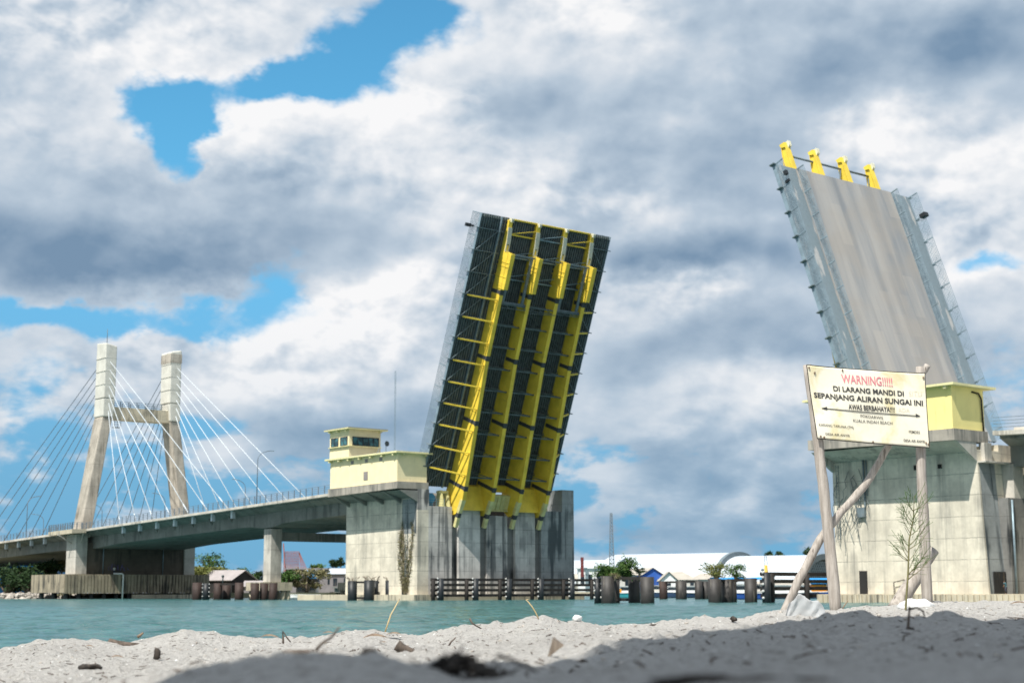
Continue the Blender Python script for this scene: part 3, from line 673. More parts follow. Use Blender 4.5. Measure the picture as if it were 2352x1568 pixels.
# ---- right bascule pier
def right_pier():
    r, o = bthing('bascule_pier', 18, 9, 0, 'sunlit concrete bridge pier behind the warning sign, under the windowless lemon yellow house', 'bridge pier')
    side = MB()
    side.hexa([(3.65, -.55, .8), (7.7, -.55, .8), (7.7, 18.1, .8), (3.65, 18.1, .8), (3.65, .1, 14.9), (7.7, .1, 14.9), (7.7, 18.1, 14.9), (3.65, 18.1, 14.9)])
    side.box(7.7, 33.7, 0.3, 11, .8, 15.6)
    side.build('wall', M['conc_light'], r, o)
    f = MB(); f.box(7.7, 31, 11, 17.6, .8, 10.8)
    for a, b, tp in ((7.7, 9.85, 13.6), (11.1, 15.1, 13.5), (21.85, 25.75, 13.3), (27.0, 31.3, 13.5)): f.box(a, b, 15.4, 18.097, .8, tp)
    f.box(31.3, 33.7, 11, 18.1, .8, 16.9); f.build('front_wall', M['conc_front'], r, o)
    b = MB(); b.box(6.5, 9.5, -1.3, -.2, .8, 10.2); b.build('buttress', M['conc_stained'], r, o)
    b = MB(); b.hexa([(3.9, -.62, .8), (6.5, -.62, .8), (6.5, -.4, .8), (3.9, -.4, .8), (3.9, .04, 13.6), (6.5, .04, 13.6), (6.5, .2, 13.6), (3.9, .2, 13.6)]); b.build('stained_face', M['conc_grey'], r, o)
    b = MB(); b.box(7.75, 9.45, -1.25, .28, 10.2, 13.6); b.box(3.67, 9.6, -.9, .28, 13.6, 13.75)
    b.box(4.4, 5.6, -.35, .3, 13.8, 15.6)
    b.build('corbel', M['conc_deck'], r, o)
    w = MB(); w.box(9.9, 30, -14, .3, .8, 12.6); w.prism([(-14, 12.6), (-3.4, 12.6), (-2.0, 14.0), (-14, 14.0)], 0, 9.3, 30); w.build('abutment_wall', M['conc_light'], r, o)
    s = MB(); s.hexa([(0, 0, 15.62), (5.6, 0, 15.62), (5.6, 18.3, 15.9), (0, 18.3, 15.9), (0, 0, 16.75), (5.6, 0, 16.75), (5.6, 18.3, 16.95), (0, 18.3, 16.95)])
    s.build('platform', M['conc_slab'], r, o)
    h = MB()
    for u in (.05, 17.8): h.prism([(.35, 15.66), (3.66, 15.66), (3.66, 13.7)], 1, u, u+.4)
    h.prism([(.6, 15.7), (3.66, 15.7), (3.66, 14.7)], 1, .4, 17.7)
    h.build('haunch', M['conc_deck'], r, o)
    p = MB(); p.box(2.2, 34.6, -9, 19.6, -.6, .86)
    for k in range(44): p.box(2.05, 2.2, -8.8+.64*k, -8.8+.64*k+.34, -.5, .80)
    p.build('footing', M['conc_base'], r, o)
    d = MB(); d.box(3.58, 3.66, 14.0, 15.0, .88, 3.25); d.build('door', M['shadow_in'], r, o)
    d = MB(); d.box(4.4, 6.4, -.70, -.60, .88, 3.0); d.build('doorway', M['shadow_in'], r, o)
    pp = MB(); pp.tube([(7.0, -1.42, .9), (7.0, -1.42, 10.0)], .11, 8); pp.build('downpipe', M['galv'], r, o)
    g = MB()                                              # small gate frame on the footing
    for a, b_ in (((3.3, 9.1, .86), (3.3, 9.1, 2.3)), ((3.3, 10.4, .86), (3.3, 10.4, 2.05)), ((3.3, 9.1, 2.3), (3.3, 10.4, 2.05))): g.bar(a, b_, .07)
    g.build('gate_frame', M['timber'], r, o)
    sc = MB()
    for v in (3.1, 3.5): sc.bar((v, 17.2, 6.5), (v, 17.2, 14.4), .05)
    for k in range(20): sc.bar((3.1, 17.2, 6.6+.4*k), (3.5, 17.2, 6.6+.4*k), .035)
    sc.tube([(3.5, 13.9, 15.2), (3.5, 13.8, 10.0), (3.45, 13.9, 9.4)], .10, 6); sc.tube([(3.5, 13.5, 15.2), (3.5, 13.5, 11.0)], .07, 6)
    sc.box(3.3, 3.65, 13.8, 14.8, 8.8, 9.8)
    sc.build('ladder', M['steel_frame'], r, o)
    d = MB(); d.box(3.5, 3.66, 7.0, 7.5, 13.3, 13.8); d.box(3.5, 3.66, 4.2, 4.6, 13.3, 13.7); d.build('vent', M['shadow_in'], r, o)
right_pier()
def right_house():
    r, o = bthing('control_house', 3, 9, 16.9, 'plain lemon yellow windowless house on the pier just right of the warning sign', 'building')
    w = MB(); w.hexa([(.3, .3, 16.76), (5.55, .3, 16.76), (5.55, 17.9, 16.95), (.3, 17.9, 16.95), (.3, .3, 21.0), (5.55, .3, 21.0), (5.55, 17.9, 21.0), (.3, 17.9, 21.0)])
    w.build('wall', M['house_lime'], r, o)
    rf = MB(); rf.box(-.35, 6.8, -.4, 18.6, 21.0, 21.22)
    for u in (.6, 5, 9.4, 13.8, 17.2): rf.box(-.2, .3, u, u+.3, 20.7, 21.0)
    rf.build('roof', M['roof_edge'], r, o)
    pp = MB(); pp.tube([(3.6, .22, 20.6), (4.6, .15, 20.5), (5.0, .15, 20.0), (5.15, .15, 16.5)], .09, 8); pp.build('downpipe', M['timber'], r, o)
right_house()
# ---- bascule leaves
def leaf(name, P0u, P0z, phi, sgn, L, label):
    zs = -1.0 if sgn < 0 else 1.0               # local z of the underside
    root = empty(name); tag(root, label, 'bridge leaf', None)
    d = AU*(-sgn*math.cos(phi))+Vector((0, 0, -math.sin(phi)))
    zz = TV.cross(d)
    loc = W(0, P0u, P0z)
    root.matrix_world = Matrix(((TV.x, d.x, zz.x, loc.x), (TV.y, d.y, zz.y, loc.y), (TV.z, d.z, zz.z, loc.z), (0, 0, 0, 1)))
    xf = lambda v, s, n: (v, s, n*zs)
    A = lambda: MB(xf)
    left = sgn < 0
    GV = [10.4, 15.7, 21.0, 26.3] if left else [9.15, 14.25, 19.5, 24.8]
    m = A(); m.box(9.05, 26.75, 0, L, -.30, 0.0); m.build('roadway', M['roadway'], root)
    for a, b in ((5.4, 9.0), (26.8, 30.4)):
        m = A(); m.box(a, b, 0, L, -.16, -.02); m.build('walkway', M['walk'], root)
    m = A()
    v = 5.65
    while v < 30.2: m.prism([(v-.11, 0), (v+.11, 0), (v+.07, .26), (v-.07, .26)], 1, .05, L-.05); v += .42
    m.build('deck_ribs', M['steel_dark'], root)
    for v in (5.35, 30.37):
        m = A(); m.box(v, v+.08, 0, L, -.18, .30); m.build('edge_beam', M['galv'], root)
    for v in (8.9, 26.8):
        m = A(); m.box(v, v+.14, 0, L, .27, .62); m.build('stringer', M['galv'], root)
    if left:
        prof = [(.25, 0), (.25, .75), (4.8, 1.35), (4.85, 2.15), (10.5, 2.35), (21, 2.55), (30, 3.35), (40, 4.30), (41.6, 4.42), (42.8, 4.1), (43.9, 3.6), (44.4, 2.8), (43.8, 1.0), (43.0, 0.0)]
    else:
        prof = [(-3.7, .15), (-3.7, .65), (0, 1.35), (5, 1.9), (21, 2.55), (28, 3.3), (36, 4.2), (39, 4.3), (41, 3.0), (40, 0)]
    for v in GV:
        m = A(); m.prism([(s, n+.003) for s, n in prof], 0, v-.19, v+.19)
        # bottom flange following the profile
        P = [q for q in prof if q[1] > .6 or q[0] < -3]
        for (s0, n0), (s1, n1) in zip(P[:-1], P[1:]):
            if n1 < 1.0 and s1 > 30: continue
            m.hexa([(v-.33, s0, n0), (v+.33, s0, n0), (v+.33, s1, n1), (v-.33, s1, n1), (v-.33, s0, n0+.07), (v+.33, s0, n0+.07), (v+.33, s1, n1+.07), (v-.33, s1, n1+.07)])
        g = m.build('girder', M['yellow'], root)
        if left:
            for (sa, na), (sb, nb), mt in (((41.6, 4.5), (43.7, 4.25), 'yellow_pale'), ((43.7, 4.25), (44.4, 4.2), 'splice'), ((44.4, 4.2), (45.9, 4.15), 'yellow_pale')):
                w0, w1 = .36-.10*(sa-41.6)/4, .36-.10*(sb-41.6)/4; m = A(); m.hexa([(v-w0, sa, na-.5), (v+w0, sa, na-.5), (v+w1, sb, nb-.6), (v-w1, sb, nb-.6), (v-w0, sa, na), (v+w0, sa, na), (v+w1, sb, nb), (v-w1, sb, nb)]); m.build('foot_plate', M[mt], g)
            m = A()
            m.hexa([(v-.28, 4.9, 1.0), (v+.45, 4.9, 1.0), (v+.45, 10.2, 1.6), (v-.28, 10.2, 1.6), (v-.28, 4.9, 3.0), (v+.45, 4.9, 3.0), (v+.45, 10.2, 3.05), (v-.28, 10.2, 3.05)])
            m.box(v-.24, v-.30, 5.3, 9.8, 1.4, 2.3)
            for s in (6.3, 6.9, 8.4): m.box(v-.36, v-.19, s, s+.07, .1, 2.9)
            m.build('lock_box', M['yellow'], g)
            m = A(); w = .36                                             # pale receiver with its square pocket
            m.box(v-w, v+w, 3.55, 3.75, 1.30, 1.42); m.box(v-w, v+w, 4.6, 4.85, 1.34, 1.46); m.box(v-w, v-.17, 3.75, 4.6, 1.30, 1.44); m.box(v+.17, v+w, 3.75, 4.6, 1.30, 1.44)
            m.hexa([(v-w, 1.3, 1.0), (v+w, 1.3, 1.0), (v+w, 3.55, 1.30), (v-w, 3.55, 1.30), (v-w, 1.3, 1.08), (v+w, 1.3, 1.08), (v+w, 3.55, 1.42), (v-w, 3.55, 1.42)])
            m.box(v-.1, v+.1, -.05, .5, .5, 1.15); m.box(v+.2, v+.3, -.05, .5, .5, 1.15)
            rc = m.build('receiver', M['nose_white'], g)
            m = A(); m.box(v-.17, v+.17, 3.75, 4.6, 1.26, 1.30); m.build('pocket', M['shadow_in'], rc)
        else:
            m = A(); m.hexa([(v-.36, -3.8, .0), (v+.36, -3.8, .0), (v+.44, 1.0, .02), (v-.44, 1.0, .02), (v-.36, -3.8, .13), (v+.36, -3.8, .13), (v+.44, 1.0, .13), (v-.44, 1.0, .13)]); m.hexa([(v-.38, -3.85, .14), (v+.38, -3.85, .14), (v+.38, -3.2, .14), (v-.38, -3.2, .14), (v-.38, -3.85, .85), (v+.38, -3.85, .85), (v+.38, -3.4, .75), (v-.38, -3.4, .75)]); m.build('nose_head', M['yellow'], g)
            m = A(); m.prism([(-3.4, .1), (-3.9, .1), (-4.0, -.2), (-3.8, -.34), (-3.3, -.28), (-3.0, .1)], 0, v+.02, v+.12); m.prism([(-3.4, .1), (-3.9, .1), (-4.0, -.2), (-3.8, -.34), (-3.3, -.28), (-3.0, .1)], 0, v+.34, v+.44); m.build('lug', M['nose_white'], g)
        for s in ((10.75, 20.6, 30.2, 39.9) if left else (9, 19, 29)):
            m = A(); ds = .28
            dn = np.interp(s, [q[0] for q in prof[:8]], [q[1] for q in prof[:8]])
            m.box(v-.215, v+.215, s-ds, s+ds, .3, dn+.01); m.box(v-.36, v+.36, s-ds*1.3, s+ds*1.3, dn-.05, dn+.115)
            m.build('splice_plate', M['splice'], g)
        # web stiffeners
        m = A(); s = 12.3
        while s < L-2:
            dn = np.interp(s, [q[0] for q in prof[:8]], [q[1] for q in prof[:8]]); m.box(v-.26, v+.26, s, s+.04, .05, dn); s += 3.25
        m.build('stiffener', M['yellow'], g)
    rows = [2.13+3.25*k for k in range(12)] if left else [.05+3.2*k for k in range(12)]
    for k, s in enumerate(rows):
        if s > L-.5: continue
        for va, vb, v in ((4.95, 9.9, 4.95), (26.8, 30.95, 30.55)):
            m = A(); m.box(va, vb, s-.06, s+.06, 0.2, .42); m.prism([(v, -.3), (v+.4, -.3), (v+.4, .3), (v, .25)], 1, s-.05, s+.05); m.build('cross_beam', M['steel_frame'], root)
        dn = float(np.interp(s, [q[0] for q in prof[:8]], [q[1] for q in prof[:8]]))
        if s > 9:
            m = A(); m.bar((5.9, s+.10, .42), (GV[0]-.2, s+.10, dn-.25), .20, .20, (0, 1, 0)); m.build('strut', M['yellow'], root)
            m = A(); m.bar((30.0, s+.10, .42), (GV[3]+.2, s+.10, dn-.25), .20, .20, (0, 1, 0)); m.build('strut', M['yellow'], root)
            for a, b in zip(GV[:-1], GV[1:]):
                m = A(); m.box(a+.2, b-.2, s+.4, s+.52, dn-.75, dn-.6); m.box(a+.2, b-.2, s+.36, s+.56, dn-.60, dn-.57)
                mid = (a+b)/2; m.bar((a+.3, s+.45, dn-.7), (mid, s+.45, .35), .10); m.bar((b-.3, s+.45, dn-.7), (mid, s+.45, .35), .10)
                m.bar((a+.3, s+.5, .4), (b-.3, s+3.5, .4), .07); m.box(a+.2, b-.2, s+.38, s+.5, .26, .5)
                m.build('cross_frame', M['steel_dark'], root)
        else:
            for a, b in zip(GV[:-1], GV[1:]):
                m = A(); m.box(a+.2, b-.2, s+.1, s+.3, .3, .6); m.bar((a+.3, s+.1, .9), (b-.3, s-.9, .9), .09)
                m.build('cross_frame', M['yellow'] if (k == 0 and a < 12) or (k == 0 and a > 20) else M['galv'], root)
        for va, vb in ((8.8, 5.6), (27.0, 30.2)): A().bar((va, s, .5), (vb, s+3.1, .5), .09).build('wind_brace', M['steel_frame'], root)
    m = A(); m.box(10.6, 26.1, .02, .22, .0, .55); m.build('end_beam', M['yellow'] if left else M['galv'], root)
    if left:
        for a, b in ((GV[0], GV[1]), (GV[2], GV[3])):       # dark service frames hung between the girders
            m = A()
            for v in (a+.85, b-.85): m.box(v-.22, v+.22, 5.2, 12.2, 1.9, 2.1)
            m.box(a+.35, b-.3, 4.95, 5.2, 1.9, 2.15); m.box(a+.35, b-.3, 12.0, 12.5, 1.9, 2.15); m.build('service_frame', M['steel_frame'], root)
        m = A(); m.box(GV[1]+.3, GV[2]-.3, 4.95, 5.15, 1.9, 2.1); m.build('catwalk', M['steel_dark'], root); m = A(); m.bar((10.8, 12.3, 2.3), (26, 12.3, 2.3), .12); m.bar((10.8, 12.9, 2.5), (26, 12.7, 2.2), .09); m.bar((15.8, 13.1, 2.9), (21, 12.9, 2.7), .08)
        for k in range(9): m.bar((11.5+1.6*k, 12.3, 2.3), (12.3+1.6*k, 12.85, 2.45), .07)
        m.build('catwalk', M['steel_dark'], root)
        for a, b in ((GV[0], GV[1]), (GV[2], GV[3])):
            m = A(); m.hexa([(a+.2, 40.4, .3), (b-.2, 40.4, .3), (b-.2, 43.2, .3), (a+.2, 43.2, .3), (a+.2, 40.4, 1.2), (b-.2, 40.4, 1.2), (b-.2, 43.4, 3.5), (a+.2, 43.4, 3.5)])
            m.build('end_box', M['yellow'], root)
        m = A(); m.box(GV[1]+.2, GV[2]-.2, 41.3, 43.6, 1.6, 2.2); m.box(GV[1]+.2, GV[2]-.2, 43.6, 43.75, 1.4, 2.4)
        for k in range(6): m.box(GV[1]+.5+.75*k, GV[1]+.6+.75*k, 41.4, 43.5, 2.2, 2.32)
        m.build('counterweight_panel', M['yellow_pale'], root)
        m = A(); m.box(GV[1]+.2, GV[2]-.2, 40.2, 41.2, .3, .9); m.build('end_box', M['yellow'], root)
    else:
        m = A(); m.tube([(GV[0], -2.5, .7), (GV[3], -2.5, .7)], .13, 8); m.bar((GV[2]-.3, -2.4, .7), (GV[2]-1.5, 0, .7), .12); m.bar((GV[3]-.3, -2.2, .7), (GV[3]-1.2, 0, .7), .10); m.build('tie_pipe', M['steel_frame'], root)
    # railings: outer edges and roadway edges
    sp = 3.25
    for v in (5.42, 9.1, 26.7, 30.32):
        m = A(); outer = v < 6 or v > 30; h = (1.72 if left else 1.30) if outer else 1.15; lean = -.12 if v < 6 else .12 if v > 30 else 0
        s = .08 if not left else .1
        while s < L-.2:
            m.bar((v, s, -.15), (v+lean, s, -.15-h), .11); s += (3.2 if not left else sp)
        for j in range(7):
            q = (j+1)/7; m.bar((v+lean*q, .05, -.15-h*q), (v+lean*q, L-.1, -.15-h*q), .05)
        s = .1; k = 0
        while s < L-1.7:                        # zig-zag lattice
            a, b = (.2, .75) if k % 2 == 0 else (.75, .2)
            m.bar((v+lean*a, s, -.15-h*a), (v+lean*b, s+.81, -.15-h*b), .03); s += .81; k += 1
        m.build('railing', M['galv'], root)
    m = A(); m.bar((5.3, 2.13 if left else 3.0, -.9), (4.4 if left else 5.2, 2.13 if left else 3.0, -1.5), .28); m.box(4.3 if left else 4.7, 5.1, 1.9, 2.4, -1.75, -1.35); m.build('signal_lamp', M['fender'], root)
    m = A(); m.box(30.1, 30.9, 3.0, 3.5, -1.7, -.9); m.build('signal_lamp', M['fender'], root)
    return root
leaf('bascule_leaf', 81.81, 54.96, 1.2104, -1, 41.0, 'raised bridge leaf showing its dark underside and four bright yellow girders')
leaf('bascule_leaf', 26.53, 49.94, 1.2406, 1, 33.4, 'raised bridge leaf showing its grey road surface, four yellow noses at its top')
# ---- approach viaducts
def zr(u): return 16.95-.0284*(u-112) if u > 50 else 16.75+.035*u
def viaduct(name, u0, u1, label, stays):
    r, o = bthing(name, 18, (u0+u1)/2, 12, label, 'bridge')
    U = np.linspace(u0, u1, 60 if stays else 8)
    def loft(name, prof, mat, us=U):
        m = MB(); P = []; n = None
        for u in us:
            pr = prof(u); n = len(pr); P += [(v, u, z) for v, z in pr]
        F = [(k*n+i, k*n+(i+1) % n, (k+1)*n+(i+1) % n, (k+1)*n+i) for k in range(len(us)-1) for i in range(n)]
        F += [tuple(range(n)), tuple(range((len(us)-1)*n+n-1, (len(us)-1)*n-1, -1))]
        m.add(P, F); return m.build(name, mat, r, o)
    loft('deck_slab', lambda u: [(5.0, zr(u)), (30.8, zr(u)), (30.8, zr(u)-.42), (5.0, zr(u)-.42)], M['conc_deck'])
    def gird(u):
        z = zr(u)-.42; d = 2.95
        for uc in (144.8, 289.2): d += .75*max(0, 1-abs(u-uc)/6)
        if abs(u-217) < 16 and stays: d += .5*(1-abs(u-217)/16)
        return [(6.2, z), (29.6, z), (29.6, z-.25), (27.9, z-1.0), (27.9, z-d), (7.9, z-d), (7.9, z-1.0), (6.2, z-.25)]
    loft('box_girder', gird, M['conc_girder'])
    if stays:
        for k in range(14):
            u = 153.8+7.3*k if k < 7 else 236.5+7.3*(k-7)
            m = MB(); z = zr(u); m.box(5.9, 6.5, u-.3, u+.3, z-1.75, z-.43); m.build('stay_block', M['cable'], r, o)
            m = MB(); m.prism([(6.5, z-.45), (7.9, z-.45), (7.9, z-2.4)], 1, u+3.2, u+3.5); m.build('slab_rib', M['conc_girder'], r, o)
    for v in (5.15, 30.65):
        m = MB(); segs = 40 if stays else 6
        for a, b in zip(np.linspace(u0, u1, segs+1)[:-1], np.linspace(u0, u1, segs+1)[1:]):
            n = 3
            for k in range(n): u = a+(b-a)*k/n; m.bar((v, u, zr(u)), (v, u, zr(u)+1.35), .11, .11)
            for h in (.35, .68, 1.0, 1.32): m.bar((v, a, zr(a)+h), (v, b, zr(b)+h), .05, .05)
        m.build('railing', M['rail_dark'], r, o)
    for v in (8.8, 27):
        m = MB(); m.hexa([(v-.15, u0, zr(u0)), (v+.15, u0, zr(u0)), (v+.15, u1, zr(u1)), (v-.15, u1, zr(u1)), (v-.1, u0, zr(u0)+.6), (v+.1, u0, zr(u0)+.6), (v+.1, u1, zr(u1)+.6), (v-.1, u1, zr(u1)+.6)]); m.build('kerb', M['conc_deck'], r, o)
    if stays:
        m = MB(); m.hexa([(1.9, 212.5, 13.15), (5.0, 212.5, 13.3), (5.0, 224.5, 13.2), (1.9, 224.5, 12.95), (1.9, 212.5, 14.0), (5.0, 212.5, 14.05), (5.0, 224.5, 13.75), (1.9, 224.5, 13.72)])
        m.build('lookout_platform', M['conc_base'], r, o); m = MB()
        m.hexa([(30.8, 212.5, 13.15), (33.9, 212.5, 13.3), (33.9, 224.5, 13.2), (30.8, 224.5, 12.95), (30.8, 212.5, 14.0), (33.9, 212.5, 14.05), (33.9, 224.5, 13.75), (30.8, 224.5, 13.72)])
        m.build('lookout_platform', M['conc_base'], r, o)
        m = MB(); rail(m, (2.0, 212.6, 13.98), (2.0, 224.4, 13.74), 1.4, 1.2, 4, .03, .07); rail(m, (2.0, 212.6, 13.98), (5, 212.6, 14.0), 1.4, 1.2, 4, .03, .07); rail(m, (2.0, 224.4, 13.74), (5, 224.4, 13.74), 1.4, 1.2, 4, .03, .07)
        m.build('platform_railing', M['rail_dark'], r, o)
viaduct('approach_viaduct', 112.98, 335, 'long grey concrete viaduct with blue-grey railings running left past the white-topped tower', True)
viaduct('approach_viaduct', -90, -.95, 'short stretch of concrete road deck with railing leaving the pier at the right edge', False)
def pier_frame(u, label, mat, matb, grp=None):
    r, o = bthing('viaduct_pier', 18, u, 0, label, 'bridge pier', grp)
    for v in (8.0, 25.6): smoothed(MB().box(v, v+2.2, u-1.2, u+1.2, 2.9, zr(u)-.42-3.66).build('column', mat, r, o), .08)
    MB().box(10.2, 25.6, u-.7, u+.7, 9.9, 11.4).build('cross_beam', M['conc_girder'], r, o)
    m = MB(); m.box(5.4, 11.7, u-2.4, u+2.4, 1.5, 2.9); m.build('pile_cap', matb, r, o); MB().box(23.9, 30.2, u-2.4, u+2.4, 1.5, 2.9).build('pile_cap', matb, r, o)
    m = MB()
    for v in (6.2, 8.2, 10.2, 11.2, 24.5, 26, 28, 29.6):
        for w in (-1.8, 0, 1.8): m.tube([(v, u+w, -1), (v, u+w, 1.5)], .42, 10)
    m.build('pile', matb, r, o)
pier_frame(144.8, 'two-column concrete viaduct pier standing in the water left of the yellow control house', M['conc_column'], M['conc_base'])
pier_frame(289.2, 'dark two-column viaduct pier on the far bank at the left edge', M['conc_dark'], M['conc_dark'])
# ---- cable-stayed tower
def tower():
    r, o = bthing('cable_tower', 17.5, 217, 0, 'tall twin-legged concrete cable tower with white upper legs and stay cables', 'bridge tower')
    def leg(sg):
        f = lambda v: v if sg < 0 else 35-v
        lo = [(14.0, 4.6, 7.1, 215, 219.2), (37.6, 8.6, 10.9, 215, 219.2)]
        m = MB()
        (z0, a0, b0, c0, d0), (z1, a1, b1, c1, d1) = lo
        m.hexa([(f(a0), c0, z0-1.5), (f(b0), c0, z0-1.5), (f(b0), d0, z0-1.5), (f(a0), d0, z0-1.5), (f(a1), c1, z1), (f(b1), c1, z1), (f(b1), d1, z1), (f(a1), d1, z1)])
        g = m.build('leg', M['conc_tower'], r, o); smoothed(g, .25, 2)
        m = MB()
        m.hexa([(f(8.55), 214.8, 37.62), (f(11.0), 214.8, 37.62), (f(11.0), 219.4, 37.62), (f(8.55), 219.4, 37.62), (f(8.65), 214.8, 41.5), (f(11.25), 214.8, 41.5), (f(11.25), 219.4, 41.5), (f(8.65), 219.4, 41.5)])
        m.hexa([(f(8.65), 214.8, 41.5), (f(11.25), 214.8, 41.5), (f(11.25), 219.4, 41.5), (f(8.65), 219.4, 41.5), (f(8.7), 214.8, 53.2), (f(11.3), 214.8, 52.7), (f(11.3), 219.4, 52.7), (f(8.7), 219.4, 53.6)])
        g = m.build('upper_leg', M['tower_white'], r, o); smoothed(g, .22, 2)
        m = MB()
        for z in (41.6, 44.4, 47.2, 50.0): m.box(min(f(8.6), f(11.35))-.02, max(f(8.6), f(11.35))+.02, 214.78, 219.42, z, z+.03)
        m.build('seam', M['tower_seam'], g, o)
        if sg > 0:
            m = MB(); m.box(f(11.33), f(8.66), 214.77, 219.43, 50.3, 52.3); m.build('bare_cap', M['conc_tower'], g, o)
    leg(-1); leg(1)
    MB().box(10.9, 24.1, 215.5, 218.7, 37.3, 39.9).build('cross_beam', M['conc_base'], r, o)
    m = MB(); rail(m, (10.9, 215.5, 39.9), (24.1, 215.5, 39.9), 1.2, 2, 3, .04, .07); rail(m, (10.9, 218.7, 39.9), (24.1, 218.7, 39.9), 1.2, 2, 3, .04, .07); m.build('railing', M['rail_dark'], r, o)
    m = MB(); m.box(11.0, 12.4, 214.2, 215.4, 35.4, 35.5); rail(m, (11.0, 214.2, 35.5), (12.4, 214.2, 35.5), 1.6, .7, 3, .03, .04); m.build('inspection_cage', M['steel_dark'], r, o)
    m = MB(); m.tube([(9.9, 217, 53.4), (9.9, 217, 56.5)], .07, 6); m.build('lightning_rod', M['steel_dark'], r, o)
    # columns and wall below the deck
    for a, b in ((4.0, 6.5), (28.5, 31.0)): smoothed(MB().box(a, b, 215, 219.8, 4.95, 13.1).build('lower_column', M['conc_column'], r, o), .1)
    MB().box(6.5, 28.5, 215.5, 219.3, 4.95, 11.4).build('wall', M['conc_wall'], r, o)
    m = MB(); m.box(.95, 33.5, 213.0, 230, 1.25, 4.95)
    k = .95
    while k < 33.2: m.box(k+.08, k+.62, 212.86, 213.0, 1.1, 4.88); k += .72
    m.build('base_block', M['conc_base_dark'], r, o)
    m = MB()
    for k in range(12):
        for u in (215, 221, 227): m.tube([(2.2+2.75*k, u, -1), (2.2+2.75*k, u, 1.25)], .45, 8)
    m.build('pile', M['conc_dark'], r, o)
    for v in (10.2, 23.7):
        MB().tube([(v, 215.35, 5.0), (v, 215.35, 12.3)], .10, 6).build('downpipe', M['galv'], r, o)
    m = MB(); m.bar((1.0, 217.3, 13.0), (4.1, 217.3, 11.2), .25); m.bar((34.0, 217.3, 13.0), (31.0, 217.3, 11.2), .25); m.bar((4.6, 213.0, 13.2), (4.9, 215.1, 11.2), .2); m.bar((4.6, 222.0, 13.2), (4.9, 219.7, 11.2), .2)
    m.build('brace', M['conc_column'], r, o)
    m = MB(); rr = random.Random(4)                         # painted scrawl on the wall
    for k in range(6):
        v0 = 11.6+.8*k; pts = [(v0+rr.uniform(-.3, .6), 215.46, 6.4+rr.uniform(-.8, .9)) for _ in range(5)]; m.tube(pts, .05, 4)
    m.build('graffiti', paint('violet_spray', (.16, .14, .30), .8), r, o)
    # stay cables
    for side in (-1, 1):
        for k in range(7):
            za = 49.2-1.75*k; du = 63.2-7.3*k
            for sg in (-1, 1):
                va = 9.7 if sg < 0 else 25.2
                if side < 0: ub = 217-du if sg < 0 else 217-du+7.5; vb = 5.35 if sg < 0 else 29.6
                else: ub = 217+du; vb = 5.35 if sg < 0 else 30.4
                if sg > 0 and side < 0 and ub > 212: ub = 212
                ua = 214.6 if side < 0 else 219.6
                m = MB(); m.tube([(va, ua, za), (vb, ub, zr(ub)-.2)], .072 if side < 0 else .07, 6)
                a, b = Vector((va, ua, za)), Vector((vb, ub, zr(ub)-.2)); e = b.lerp(a, .07)
                m.tube([b, e], .12, 7)
                m.build('stay_cable', M['cable'] if side < 0 else M['cable_dark'], r, o)
tower()
# ---- lamp posts along the viaduct
def lamp(v, u, sg):
    h = 9.2; z = zr(u)
    r, o = bthing('street_lamp', v, u, z, '', 'street lamp', 'thin street lamps along the viaduct deck')
    pts = [(v, u, z), (v, u, z+h-1.6)]+[(v+sg*2.6*(1-math.cos(t)), u, z+h-1.6+1.7*math.sin(t)) for t in (.3, .6, .9, 1.2, 1.5)]
    MB().tube(pts, [.10, .08]+[.065]*5, 6).build('post', M['rail_dark'], r, o)
    e = pts[-1]; MB().box(min(e[0], e[0]+sg*.7), max(e[0], e[0]+sg*.7), u-.12, u+.12, e[2]-.06, e[2]+.08).build('lamp_head', M['galv'], r, o)
    return r
lamps = [(5.7, 144.7, 1, 'tallest curved street lamp, on the deck between the cables and yellow house'),
         (5.7, 245.9, 1, 'curved street lamp left of the tower with its arm to the right'),
         (30.0, 192.1, -1, 'street lamp with leftward arm, between the outermost white cables right of the tower'),
         (30.0, 228.1, -1, 'street lamp with its arm to the left, just left of the far tower leg'),
         (30.0, 260.8, -1, 'street lamp with its arm to the left, just right of the near tower leg'),
         (30.0, 295.8, -1, 'street lamp with its arm to the left, nearest the left edge')]
for v, u, sg, lb in lamps: lamp(v, u, sg)['label'] = lb

# ================================================================== FENDERS AND DOLPHINS
def fender_wall(u, vs, browns, side, label, v0, v1):
    r, o = bthing('fender_wall', (v0+v1)/2, u, 0, label, 'fender wall')
    for z in (.7, 1.45, 2.2, 2.95): MB().box(v0, v1, u-.14, u+.14, z-.19, z+.19).build('rail', M['timber'], r, o)
    for v in vs:
        p = MB().tube([(v, u+side*.55, -1), (v, u+side*.55, 3.1)], .46, 14).build('fender_pipe', M['fender'], r, o)
        m = MB()
        for z in (.5, 1.2, 1.9, 2.6, 3.1): m.blob((v-.55, u+side*.6, z), .15, 1, 2, .05)
        m.build('bolts', M['bolt'], p, o)
    for v in browns: MB().tube([(v, u+side*.1, -1), (v, u+side*.1, 3.0)], .30, 12).build('steel_pile', M['timber'], r, o)
fender_wall(92.0, [5.6, 11.9, 18.1, 24.3, 30.5, 36.2], [4.6, 10.6, 16.8, 23.0, 29.2, 35.0], -1, 'black slatted fender wall with dark pipes in front of the left pier', 4.3, 36.4)
fender_wall(20.6, [-5.2], [-3.9, 1.7, 8, 14, 20, 26], -1, 'black slatted fender wall with brown piles left of the sunlit right pier', -5.4, 33)
